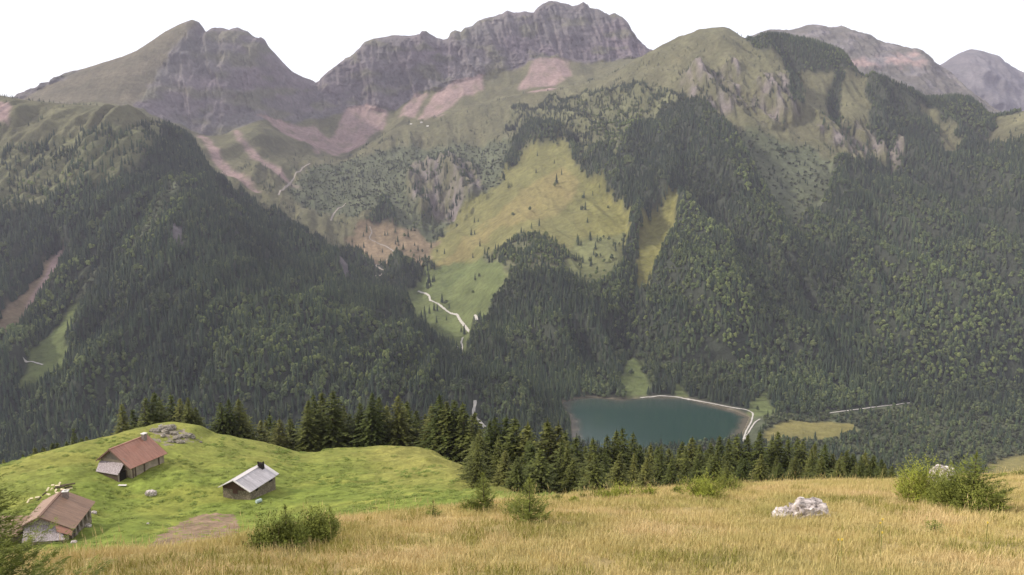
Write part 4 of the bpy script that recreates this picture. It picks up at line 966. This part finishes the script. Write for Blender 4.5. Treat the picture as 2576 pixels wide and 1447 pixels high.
# ------------------------------------------------------------------ rocks
def rock_mat(name, c0, c1, c2, sc):
    m, n, l, p = mat_new(name); f = noise(n, l, sc, 8, .75); f2 = noise(n, l, sc * 3.1, 4, .7)
    a = ramp(n, l, f, [(.36, c0), (.5, c1), (.62, c2)]); r = ramp(n, l, f2, [(.3, (.65,) * 3), (.65, (1.2,) * 3)])
    l.new(mixc(n, l, 1.0, a, r, 'MULTIPLY'), p.inputs['Base Color']); p.inputs['Roughness'].default_value = .95; bump(n, l, p, f, .8, .06); return m
M_PINK = rock_mat('pale_limestone', (.11, .095, .085), (.46, .39, .36), (.74, .67, .63), 5.0)
M_GREY = rock_mat('grey_rock', (.07, .065, .045), (.20, .17, .13), (.36, .32, .27), 1.4)
def rock(name, loc, size, seed, mat, label, group=None, lobes=None, sub=4, rz=0, cat='rock'):
    bm = bmesh.new(); R = random.Random(seed)
    for (ox, oy, oz, sx, sy, sz) in (lobes or [(0, 0, 0, 1, 1, 1)]):
        r = bmesh.ops.create_icosphere(bm, subdivisions=sub, radius=.5)
        co = np.array([v.co[:] for v in r['verts']]); d = co / np.linalg.norm(co, axis=1)[:, None]
        s_ = seed * 3.7 + ox * 5
        cell = np.abs(pn(d[:, 0] * 1.9 + s_, d[:, 1] * 1.9, d[:, 2] * 1.9)) * .38 + .16 * ridged(d[:, 0] * 2.6 + s_, d[:, 1] * 2.6, d[:, 2] * 2.6, 4) + .05 * fbm(d[:, 0] * 8, d[:, 1] * 8, d[:, 2] * 8 + s_, 3)
        co = d * (.40 + cell * .55)[:, None]
        co = np.sign(co) * np.minimum(np.abs(co), .47)
        for v, c in zip(r['verts'], co): v.co = Vector((c[0] * size[0] * sx + ox, c[1] * size[1] * sy + oy, c[2] * size[2] * sz + oz))
    me = bpy.data.meshes.new(name); bm.to_mesh(me); bm.free(); me.materials.append(mat)
    me.polygons.foreach_set('use_smooth', [True] * len(me.polygons)); me.set_sharp_from_angle(angle=math.radians(38))
    o = bpy.data.objects.new(name, me); COL.objects.link(o); o.location = loc; o.rotation_euler = (0, 0, rz); tag(o, label, cat, group); return o
q = ray_px(2010, 1303, NEAR)
rock('boulder', (q.x + .04, q.y, q.z + .07), (.98, .65, .62), 5, M_PINK, 'pinkish white limestone boulder lying in the dry meadow', lobes=[(.14, 0, 0.02, .74, 1, .86), (-.32, .02, -.05, .44, .7, .50), (.36, -.05, -.08, .40, .7, .42), (-.08, -.05, -.06, .5, .8, .5)], cat='boulder')
q = ray_px(2372, 1224, NEAR)
rock('boulder', (q.x - .05, q.y, q.z + .08), (.72, .6, .95), 9, M_PINK, 'pale boulder mostly hidden behind the big juniper and young spruce', cat='boulder', lobes=[(0, 0, .1, 1, 1, 1)])
q = ray_px(380, 1246, NEAR)
rock('boulder', (q.x, q.y, q.z + .35), (1.9, 1.1, 1.1), 13, M_PINK, 'whitish block lying in the green grass between the huts', cat='boulder')
KR = [(389,1085,2.2,'left end rock of the grey outcrop on the knoll top'),(402,1083,2.6,'grey rock under the marker post on the knoll top'),(414,1088,2.2,'low grey rock in the middle of the knoll outcrop'),(424,1080,3.4,'largest rounded rock crowning the knoll'),(410,1097,1.7,'pale small rock below the crowning rock of the knoll'),
      (436,1092,2.3,'rock right of the crowning rock of the knoll'),(446,1104,2.6,'upright pale rock on the right flank of the knoll'),(460,1099,2.2,'flat rock high on the right flank of the knoll'),(472,1098,2.4,'broad grey rock near the right end of the outcrop'),(484,1101,1.8,'small rock at the right end of the outcrop'),(452,1114,2.2,'low pale rock at the foot of the outcrop'),
      (505,1113,1.0,'single small rock on the grass right of the outcrop'),(430,1112,1.5,'grey rock half sunk in grass below the outcrop')]
for i, (a, c, s, lab) in enumerate(KR):
    q = ray_px(a, c, NEAR); rock('rock', (q.x, q.y, q.z + .02 * s), (s * .95, s * .6, s * .48), 40 + i, M_GREY, lab, 'rocks of the knoll outcrop', sub=3, rz=i * 1.3)
# pale rocks and blocks beside the huts
for i, (a, c, s, lab) in enumerate([(236,1292,.9,'pale stone at the right back corner of the brown-roofed hut'),(222,1325,1.0,'grey stone in the nettles beside the brown-roofed hut'),(186,1366,.8,'stone at the front right corner of the brown-roofed hut'),(372,1318,.4,'small pale stone at the edge of the bare earth patch')]):
    q = ray_px(a, c, NEAR); rock('rock', (q.x, q.y, q.z + .1 * s), (s, s * .8, s * .7), 70 + i, M_PINK, lab, 'loose stones around the huts', sub=3)
# plastic drum by the silver hut
q = ray_px(651, 1265, NEAR); t = empty('water_drum', q, .9); tag(t, 'pale green plastic drum lying in the grass by the silver-roofed hut', 'drum')
M_PLAS = simple('pale_plastic', (.42, .50, .46), rough=.5, var=.1)
bm = bmesh.new(); bmesh.ops.create_cone(bm, segments=18, radius1=.32, radius2=.32, depth=1.0, cap_ends=True); bmesh.ops.rotate(bm, verts=bm.verts, matrix=Matrix.Rotation(math.pi / 2, 3, 'Y')); bmesh.ops.translate(bm, verts=bm.verts, vec=(0, 0, .3))
bmesh.ops.bevel(bm, geom=[e_ for e_ in bm.edges if len(e_.link_faces) == 2 and e_.calc_face_angle() > 1], offset=.05, segments=2, affect='EDGES')
me = bpy.data.meshes.new('drum_body'); bm.to_mesh(me); bm.free(); me.materials.append(M_PLAS); o = bpy.data.objects.new('drum_body', me); COL.objects.link(o); o.parent = t
bm = bmesh.new(); bmesh.ops.create_cone(bm, segments=12, radius1=.08, radius2=.07, depth=.08, cap_ends=True); bmesh.ops.rotate(bm, verts=bm.verts, matrix=Matrix.Rotation(math.pi / 2, 3, 'Y')); bmesh.ops.translate(bm, verts=bm.verts, vec=(.53, .1, .36))
me = bpy.data.meshes.new('drum_cap'); bm.to_mesh(me); bm.free(); me.materials.append(M_DARK); o = bpy.data.objects.new('drum_cap', me); COL.objects.link(o); o.parent = t
# marker post on the knoll
q = ray_px(405, 1081, NEAR); t = empty('marker_post', q, .3); tag(t, 'little marker post with white boards on the rocks of the knoll top', 'sign post')
part('post', boxv(-.05, .05, -.05, .05, -.3, 1.2), M_DARK, t); part('board', join([boxv(-.45, .1, -.085, -.055, .75, 1.0), ]), M_CAP, t); part('board', boxv(-.05, .32, -.085, -.055, 1.02, 1.2), M_CAP, t)

# planks and logs thrown behind the brown-roofed hut
M_PALEW = simple('fresh_wood', (.62, .52, .34), sc=3, var=.2)
M_OLDW = simple('old_dark_log', (.10, .075, .05), sc=3, var=.4)
PL = [(98,1258,62,1.2,1,'long dark log at the left of the wood heap'),(112,1249,58,1.0,1,'dark log lying across the middle of the wood heap'),(168,1222,20,3.4,1,'longest dark log pointing to the upper right of the heap'),(158,1228,28,2.8,1,'dark log just under the longest one'),(150,1232,40,2.2,1,'short dark log in the right half of the heap'),(172,1228,35,1.6,1,'thin grey log at the far right of the heap'),
      (121,1237,85,1.1,0,'upright pale plank at the left of the heap'),(130,1237,70,.8,0,'short pale plank next to the upright one'),(145,1228,15,1.3,0,'wide pale plank on top of the heap'),(151,1222,80,.7,0,'small pale block at the top of the heap'),(141,1240,80,.8,0,'pale block in front of the heap'),(158,1238,-35,1.7,0,'pale plank slanting down right of the heap'),(175,1232,15,1.5,0,'flat pale plank at the right of the heap'),(133,1227,10,.8,0,'pale offcut on the upper edge of the heap'),
      (122,1250,-40,1.6,0,'pale plank fallen down the slope below the heap'),(94,1254,30,1.0,0,'pale plank lying left of the heap'),(79,1257,8,.8,0,'short pale stick between the post and the heap'),(71,1264,90,1.1,0,'pale stake standing alone left of the heap'),(143,1246,10,.7,0,'small pale chip below the heap')]
for i, (a, c, ang, ln, dk, lab) in enumerate(PL):
    q = ray_px(a, c, NEAR) 
    if q is None: continue
    o = fixn(poly_mesh('log' if dk else 'plank', *(prism([(math.cos(t_ * 1.047) * .13, math.sin(t_ * 1.047) * .13) for t_ in range(6)], -ln * .38, ln * .38) if dk else boxv(-ln * .3, ln * .3, -.15, .15, -.06, .06)), M_OLDW if dk else M_PALEW))
    o.location = (q.x, q.y, q.z + .18 + .25 * (110 < a < 165)); an = math.radians(ang)
    o.rotation_euler = (random.uniform(-.3, .3), -an * .55 if abs(ang) > 50 else -.05, an * .8)
    tag(o, lab, 'log' if dk else 'plank', 'wood heap behind the brown-roofed hut')
q = ray_px(308, 1223, NEAR); o = fixn(poly_mesh('plank', *boxv(-.7, .7, -.25, .25, 0, .08), M_CAP)); o.location = (q.x, q.y, q.z + .12); tag(o, 'pale plank lying before the doorway of the rust-roofed hut', 'plank')

# ------------------------------------------------------------------ bushes and young trees in the meadow
def shrub(rx, ry, rz_, seed, n, shoot=.16, needle=.022, up_=.55, hollow=.45, width=.3, prick=1.0):
    """juniper: many short shoots set with needle sprays, pointing out and up"""
    R = np.random.default_rng(seed); V = []
    lob = [(R.uniform(-.55, .55), R.uniform(-.5, .5), R.uniform(.35, .7)) for _ in range(9)]
    for _ in range(n):
        lx, ly, lr = lob[R.integers(len(lob))]
        d = R.normal(size=3); d[2] = abs(d[2]) * .8; d /= np.linalg.norm(d)
        rr = lr * R.uniform(hollow, 1.0)
        hgt = .55 + .45 * R.uniform(); hgt *= 1 - .25 * (abs(lx) + abs(ly))
        c = np.array([(lx + d[0] * rr) * rx * .95, (ly + d[1] * rr) * ry * .9, d[2] * rr * rz_ * hgt * 2.3 + .05 * rz_])
        dirv = d * np.array([1, 1, .6]) + np.array([0, 0, up_]) + R.normal(0, .22, 3); dirv /= np.linalg.norm(dirv)
        L_ = shoot * R.uniform(.5, 1.3); k = max(5, int(L_ / needle * .9))
        a = np.cross(dirv, R.normal(size=3)); a /= np.linalg.norm(a); b_ = np.cross(dirv, a)
        for i in range(k):
            s = i / k; p0 = c + dirv * L_ * s; th = i * 2.4 + R.uniform(0, 1); o_ = (math.cos(th) * a + math.sin(th) * b_)
            tip = p0 + (o_ * .75 + dirv * .65) * needle * 1.6 * (1.1 - .5 * s) * prick; sd_ = np.cross(o_, dirv) * needle * width
            V.append((p0 - sd_, tip, p0 + sd_))
    return np.array(V)
def wood_stems(name, rx, rz_, seed, parent, k=7):
    R = np.random.default_rng(seed); VV, FF = [], []
    for i in range(k):
        a = R.uniform(0, 6.28); e_ = (math.cos(a) * rx * R.uniform(.2, .6), math.sin(a) * rx * R.uniform(.2, .6), rz_ * R.uniform(.4, .8)); r0 = .012
        o = len(VV)
        for t, rr in ((0, r0), (1, r0 * .3)):
            for s in range(4): VV.append((e_[0] * t + math.cos(s * 1.57) * rr, e_[1] * t + math.sin(s * 1.57) * rr, e_[2] * t - .02))
        FF += [(o + s, o + (s + 1) % 4, o + 4 + (s + 1) % 4, o + 4 + s) for s in range(4)]
    return poly_mesh(name, VV, FF, M_BARK, parent)
def bush(a, c, wpx, hpx, seed, mat, label, n=700, group=None, Ymax=None, name='juniper_bush', **kw):
    q = ray_px(a, c, NEAR); px_m = F / (q.y * CP - q.z * SP); rx = wpx / 2 / px_m; rz_ = hpx / px_m
    n = int(n * 1.25); t = empty(name, q, random.uniform(-.5, .5)); tag(t, label, 'bush', group)
    V = shrub(rx, rx * .8, rz_, seed, n, shoot=min(.2, rz_ * .32), **kw)
    o = bpy.data.objects.new('foliage', tri_mesh('foliage', V, mat)); COL.objects.link(o); o.parent = t
    wood_stems('stems', rx, rz_, seed, t); return t
def young(a, c, top, wpx, seed, label, mat=None, n_=1.0, name='young_spruce', whorl=.075, clump=.055, up=.30, group=None, lift=0):
    q = ray_px(a, c, NEAR); px_m = F / (q.y * CP - q.z * SP); h = 1.13 * (c - top) / px_m; r = wpx / 2 / px_m
    t = empty(name, q, random.uniform(0, 6)); tag(t, label, 'tree', group)
    V = conifer(h, r, seed, whorl=whorl * h ** .5, per=11, clump=clump, droop=.0, jit=.22, base=.02, up=up, thin=.16, dens=2.6 * n_)
    R = np.random.default_rng(seed); V2_ = V + R.normal(0, .018, (len(V), 1, 3)); V = np.concatenate([V, V2_])
    lead = [((-.006, 0, h * .8), (.006, 0, h * .8), (0, 0, h * 1.06)), ((0, -.006, h * .8), (0, .006, h * .8), (0, 0, h * 1.06))]
    for k in range(14):
        zz = h * R.uniform(.78, 1.0); an = R.uniform(0, 6.28); ln = h * .09; lead.append(((0, 0, zz), (.004, .004, zz + .01), (math.cos(an) * ln * .6, math.sin(an) * ln * .6, zz + ln)))
    V = np.concatenate([V, np.array(lead)])
    o = bpy.data.objects.new('crown', tri_mesh('crown', V, mat or M_YFIR)); COL.objects.link(o); o.parent = t
    o = bpy.data.objects.new('trunk', trunk_mesh('trunk', h, .02 * max(h, .6), M_BARK)); COL.objects.link(o); o.parent = t
    return t
JK = dict(needle=.030, width=.30)
bush(700, 1383, 140, 92, 1, M_YFIR, 'largest dark green bush of the group left of centre, at the meadow edge', 700, 'bushes at the left meadow edge', **JK)
bush(800, 1362, 125, 82, 2, M_YFIR, 'round green bush right of the largest one at the meadow edge', 800, 'bushes at the left meadow edge', **JK)
bush(668, 1386, 70, 60, 3, M_YFIR, 'small bush at the left end of the group on the meadow edge', 350, 'bushes at the left meadow edge', **JK)
bush(752, 1372, 80, 70, 33, M_YFIR, 'bush filling the middle of the group on the meadow edge', 400, 'bushes at the left meadow edge', **JK)
young(722, 1382, 1278, 70, 4, 'young spruce rising from the largest bush left of centre', group='young spruces in the meadow')
young(832, 1345, 1283, 62, 5, 'dark young spruce at the right end of the left bush group', group='young spruces in the meadow')
young(1217, 1287, 1196, 76, 6, 'bright young spruce before the middle stand, left of the taller one', up=.45, group='young spruces in the meadow')
young(1332, 1322, 1212, 118, 7, 'taller dark green young spruce standing in the middle of the meadow', up=.30, group='young spruces in the meadow')
bush(1190, 1287, 62, 34, 8, M_YFIR, 'low bush at the left foot of the bright young spruce', 260, **JK)
bush(1296, 1302, 70, 52, 9, M_YFIR, 'low green bush at the left foot of the taller young spruce', 320, **JK)
young(1090, 1301, 1262, 48, 10, 'faint sapling at the dry meadow edge left of the two young spruces', n_=.5, group='young spruces in the meadow')
bush(1530, 1256, 75, 26, 11, M_JUN, 'low yellow-green juniper at the left of the strip on the meadow edge', 300, 'yellow-green junipers along the meadow edge', **JK)
bush(1572, 1252, 85, 34, 12, M_JUN, 'taller yellow-green juniper in the middle of the strip on the meadow edge', 380, 'yellow-green junipers along the meadow edge', **JK)
bush(1628, 1250, 60, 26, 13, M_JUN, 'yellow-green juniper at the right of the strip on the meadow edge', 280, 'yellow-green junipers along the meadow edge', **JK)
bush(1440, 1264, 40, 16, 14, M_JUN, 'smallest low juniper at the left start of the meadow edge', 120, 'yellow-green junipers along the meadow edge', **JK)
bush(1755, 1252, 120, 58, 15, M_JUN, 'broad yellow-green juniper mound right of the strip', 900, 'yellow-green junipers along the meadow edge', **JK)
bush(1828, 1240, 80, 62, 16, M_YFIR, 'darker green bush behind the broad juniper mound', 520, 'yellow-green junipers along the meadow edge', **JK)
bush(2334, 1262, 145, 114, 17, M_JUN, 'tall yellow-green juniper on the left of the big right-hand clump', 1800, 'big clump at the right of the meadow', **JK)
bush(2402, 1278, 140, 122, 18, M_YFIR, 'green bush in front between the tall juniper and the big young spruce', 1300, 'big clump at the right of the meadow', **JK)
bush(2462, 1290, 130, 84, 21, M_YFIR, 'low dark skirt of scrub at the right foot of the big young spruce', 800, 'big clump at the right of the meadow', **JK)
young(2444, 1284, 1150, 175, 19, 'biggest young spruce, dark green, on the right of the big clump', up=.22, n_=1.2, clump=.07, group='big clump at the right of the meadow')
young(2350, 1342, 1312, 66, 20, 'sparse little spruce sprig in the grass below the big clump', n_=.45, group='young spruces in the meadow')
for i in range(9):
    a = 1880 + i * 8 if False else [2540, 2560, 2574, 2515, 2590, 1400, 1465, 1700, 1500][i]; c = float(np.interp(a, [e_[0] for e_ in EDGE], [e_[1] for e_ in EDGE])) + 3
    bush(a, c, 34, 14 + 4 * (i % 3), 50 + i, M_YFIR, 'tiny tuft of scrub on the skyline edge of the dry meadow', 90, 'tiny scrub tufts along the meadow edge', **JK)
# near spruce at the lower left corner
P = at(-12, 1447, 4.6); zb = drop(float(P[0]), 4.6, NEAR)
t = empty('young_spruce', (float(P[0]), 4.6, zb), 0); tag(t, 'nearest spruce, reaching in at the lower left corner', 'tree')
V = conifer(1.62, .60, 77, whorl=.06, per=13, clump=.045, droop=-.15, jit=.3, base=.02, up=.25, thin=.10, dens=3.4)
R = np.random.default_rng(5); V = np.concatenate([V, V + R.normal(0, .014, (len(V), 1, 3)), V + R.normal(0, .014, (len(V), 1, 3))])
o = bpy.data.objects.new('crown', tri_mesh('crown', V, M_YFIR)); COL.objects.link(o); o.parent = t
o = bpy.data.objects.new('trunk', trunk_mesh('trunk', 1.4, .03, M_BARK)); COL.objects.link(o); o.parent = t

# ------------------------------------------------------------------ grasses
def grass_mat(name, stops, pos_stops, sc):
    m, n, l, p = mat_new(name); oi = n.new('ShaderNodeObjectInfo'); geo = n.new('ShaderNodeNewGeometry')
    c = ramp(n, l, oi.outputs['Random'], stops); f = noise(n, l, sc, 4, .6, geo.outputs['Position']); c2 = ramp(n, l, f, pos_stops)
    c = mixc(n, l, .55, c, c2); l.new(c, p.inputs['Base Color']); p.inputs['Roughness'].default_value = .8; p.inputs['Specular IOR Level'].default_value = .2; return m
M_GR = grass_mat('dry_grass', [(0, (.48, .36, .135)), (.35, (.59, .44, .185)), (.7, (.70, .53, .26)), (1, (.44, .38, .13))], [(.36, (.30, .31, .10)), (.49, (.50, .42, .18)), (.62, (.64, .49, .28))], .35)
M_GR2 = grass_mat('green_grass', [(0, (.20, .22, .045)), (1, (.31, .28, .07))], [(.3, (.20, .21, .04)), (.7, (.36, .29, .09))], .35)
M_HERB = grass_mat('pasture_herbs', [(0, (.130, .180, .030)), (.5, (.155, .210, .036)), (1, (.195, .235, .046))], [(.35, (.13, .175, .030)), (.65, (.21, .22, .052))], .07)
def tuft(seed, n, hgt, spread, wd, bend, mat, heads=0):
    R = np.random.default_rng(seed); V = []
    for i in range(n):
        a = R.uniform(0, 6.28); r = spread * math.sqrt(R.uniform()); b0 = np.array([math.cos(a) * r, math.sin(a) * r, -.03]); h = hgt * R.uniform(.45, 1.1)
        d = R.uniform(0, 6.28); be = bend * h * R.uniform(.1, 1.1); dv = np.array([math.cos(d), math.sin(d), 0]); s_ = np.array([-dv[1], dv[0], 0]) * wd * R.uniform(.6, 1.3)
        s_ = s_ if R.uniform() < .5 else np.array([s_[1], -s_[0], 0])
        m_ = b0 + dv * be * .35 + np.array([0, 0, h * .6]); tp = b0 + dv * be + np.array([0, 0, h])
        V += [(b0 - s_, b0 + s_, m_ + s_ * .8), (b0 - s_, m_ + s_ * .8, m_ - s_ * .8), (m_ - s_ * .8, m_ + s_ * .8, tp)]
        if i < heads:
            V += [(tp - s_ * 1.8 - np.array([0, 0, .05]), tp + s_ * 1.8 - np.array([0, 0, .05]), tp + np.array([0, 0, .05]))]
    return tri_mesh('tuft', np.array(V), mat)
gc_ = bpy.data.collections.new('grass_forms')
for i in range(4): gc_.objects.link(proto('g%d' % i, tuft(200 + i, 50, .125, .18, .0024, .8, M_GR, heads=8)))
for i in range(2): gc_.objects.link(proto('h%d' % i, tuft(210 + i, 42, .13, .16, .0036, .8, M_GR2)))
gc_.objects.link(proto('i0', tuft(220, 4, .36, .12, .0024, .4, M_GR, heads=4)))
mm = (mead & (G[..., 1] > 4) & (GPX > -120) & (GPX < 2700)).astype(float)
mm *= np.where(G[..., 1] < 14, 40, np.where(G[..., 1] < 22, 34, 28))
Qg, r_, c_ = scatter(G, mm, rng); n = len(Qg)
grn = fbm(Qg[:, 0] / 2.2, Qg[:, 1] / 2.2, 3.3, 3) + .25 * sm(15, 9, Qg[:, 1]); u = rng.uniform(size=n)
ixg = np.where(u < .04, 6, np.where(u < .07 + .55 * sm(.1, .55, grn), rng.integers(4, 6, n), rng.integers(0, 4, n)))
sg = rng.uniform(.65, 1.2, n); sgr = np.stack([sg * 1.1, sg * 1.1, sg * rng.uniform(.8, 1.25, n)], -1)
print('tufts', n)
gr_o = points_object('meadow_grass', Qg, sgr, np.stack([rng.normal(0, .08, n), rng.normal(0, .08, n), rng.uniform(0, 6.28, n)], -1), ixg, gc_); tag(gr_o, 'dry golden summer grass of the foreground meadow', 'grass', kind='stuff')
# leafy herbs and tussocks of the hollow
def herb(seed, n, h, sp, s):
    R = np.random.default_rng(seed); V = []
    for _ in range(n):
        a = R.uniform(0, 6.28); r = sp * math.sqrt(R.uniform()); c = np.array([math.cos(a) * r, math.sin(a) * r, h * R.uniform(.15, 1) * (1 - .6 * (r / sp) ** 2)]); d = R.normal(size=3); d[2] = abs(d[2]) + .5; d /= np.linalg.norm(d)
        t_ = np.cross(d, R.normal(size=3)); t_ /= np.linalg.norm(t_); b_ = np.cross(d, t_); z_ = s * R.uniform(.6, 1.2); V.append((c + t_ * z_, c - t_ * z_ * .5 + b_ * z_ * .6, c - t_ * z_ * .5 - b_ * z_ * .6))
    return tri_mesh('herb', np.array(V), M_HERB)
hc_ = bpy.data.collections.new('herb_forms')
for i in range(3): hc_.objects.link(proto('p%d' % i, herb(300 + i, 46, .42, .55, .16)))
for i in range(2): hc_.objects.link(proto('q%d' % i, tuft(310 + i, 60, .38, .5, .02, .5, M_HERB)))
hd = fbm(G[..., 0] / 9, G[..., 1] / 7, 1.7, 4)
hm_ = ((V2 > 3.3) & (V2 < 7.02) & (GPX < 1420) & (GPX > -150) & ~dirt & ~knr).astype(float) * np.clip(.22 + .9 * hd, .02, .9) * (1 - .75 * sm(.45, .9, shc[..., 0] + top[..., 0] * .5))
Qh, r_, c_ = scatter(G, hm_, rng)
kp = np.ones(len(Qh), bool)
for t in (h1, h2, h3):
    Mi = np.array(t.matrix_basis.inverted()); lc = Qh @ Mi[:3, :3].T + Mi[:3, 3]; kp &= ~((lc[:, 0] > -1.8) & (lc[:, 0] < 9.4) & (lc[:, 1] > -4.6) & (lc[:, 1] < (8.0 if t is h3 else 3.2)))
Qh = Qh[kp]; n = len(Qh); print('herbs', n); sh_ = rng.uniform(.55, 1.25, n)
ho_ = points_object('pasture_herbs', Qh, np.stack([sh_ * 1.1, sh_ * 1.1, sh_ * .42], -1), np.stack([0 * sh_, 0 * sh_, rng.uniform(0, 6.28, n)], -1), rng.integers(0, 5, n), hc_); tag(ho_, 'lush green grass and leafy herbs of the pasture around the huts', 'grass', kind='stuff')
# flowers
M_YEL = simple('yellow_petals', (.80, .58, .05), var=.1); M_STEM = simple('flower_stem', (.16, .18, .05), var=.2)
for i, (a, c, lab) in enumerate([(2216,1374,'yellow flower highest of those in the right part of the meadow'),(2210,1385,'brightest yellow flower right of centre in the meadow'),(2214,1415,'lone yellow flower straight below the brightest one'),(2104,1438,'left flower of the yellow pair near the bottom edge'),(2113,1437,'right flower of the yellow pair near the bottom edge'),(2478,1384,'pale yellow flower at the far right below the sprig')]):
    q = ray_px(a, c, NEAR); t = empty('wildflower', q, i); tag(t, lab, 'flower', 'yellow wildflowers in the dry meadow')
    st = part('stem', prism([(-.003, 0), (.003, -.003), (.003, .003)], 0, .40), M_STEM, t); st.rotation_euler = (0, -math.pi / 2, 0)
    V = []; 
    for k in range(9):
        a0, a1 = k * .698, k * .698 + .5; V.append(((0, 0, .405), (math.cos(a0) * .014, math.sin(a0) * .014, .412), (math.cos(a1) * .014, math.sin(a1) * .014, .412)))
    V.append(((-.010, 0, .39), (.010, 0, .39), (0, 0, .425))); V.append(((0, -.010, .39), (0, .010, .39), (0, 0, .425)))
    o = bpy.data.objects.new('bloom', tri_mesh('bloom', np.array(V), M_YEL)); COL.objects.link(o); o.parent = t

# ------------------------------------------------------------------ air
hv_ = [(x, y, z) for x in (-7000, 7000) for y in (-300, 9000) for z in (-475, 1400)]
hz = poly_mesh('haze', hv_, [(0, 1, 3, 2), (4, 6, 7, 5), (0, 4, 5, 1), (2, 3, 7, 6), (0, 2, 6, 4), (1, 5, 7, 3)])
hm = bpy.data.materials.new('air'); hm.use_nodes = True; hm.node_tree.nodes.clear()
pv = hm.node_tree.nodes.new('ShaderNodeVolumePrincipled'); ou = hm.node_tree.nodes.new('ShaderNodeOutputMaterial')
pv.inputs['Color'].default_value = (.80, .77, .97, 1); pv.inputs['Density'].default_value = HAZE_DENSITY; pv.inputs['Anisotropy'].default_value = 0.0
hm.node_tree.links.new(pv.outputs[0], ou.inputs['Volume']); hz.data.materials.append(hm); tag(hz, kind='stuff')
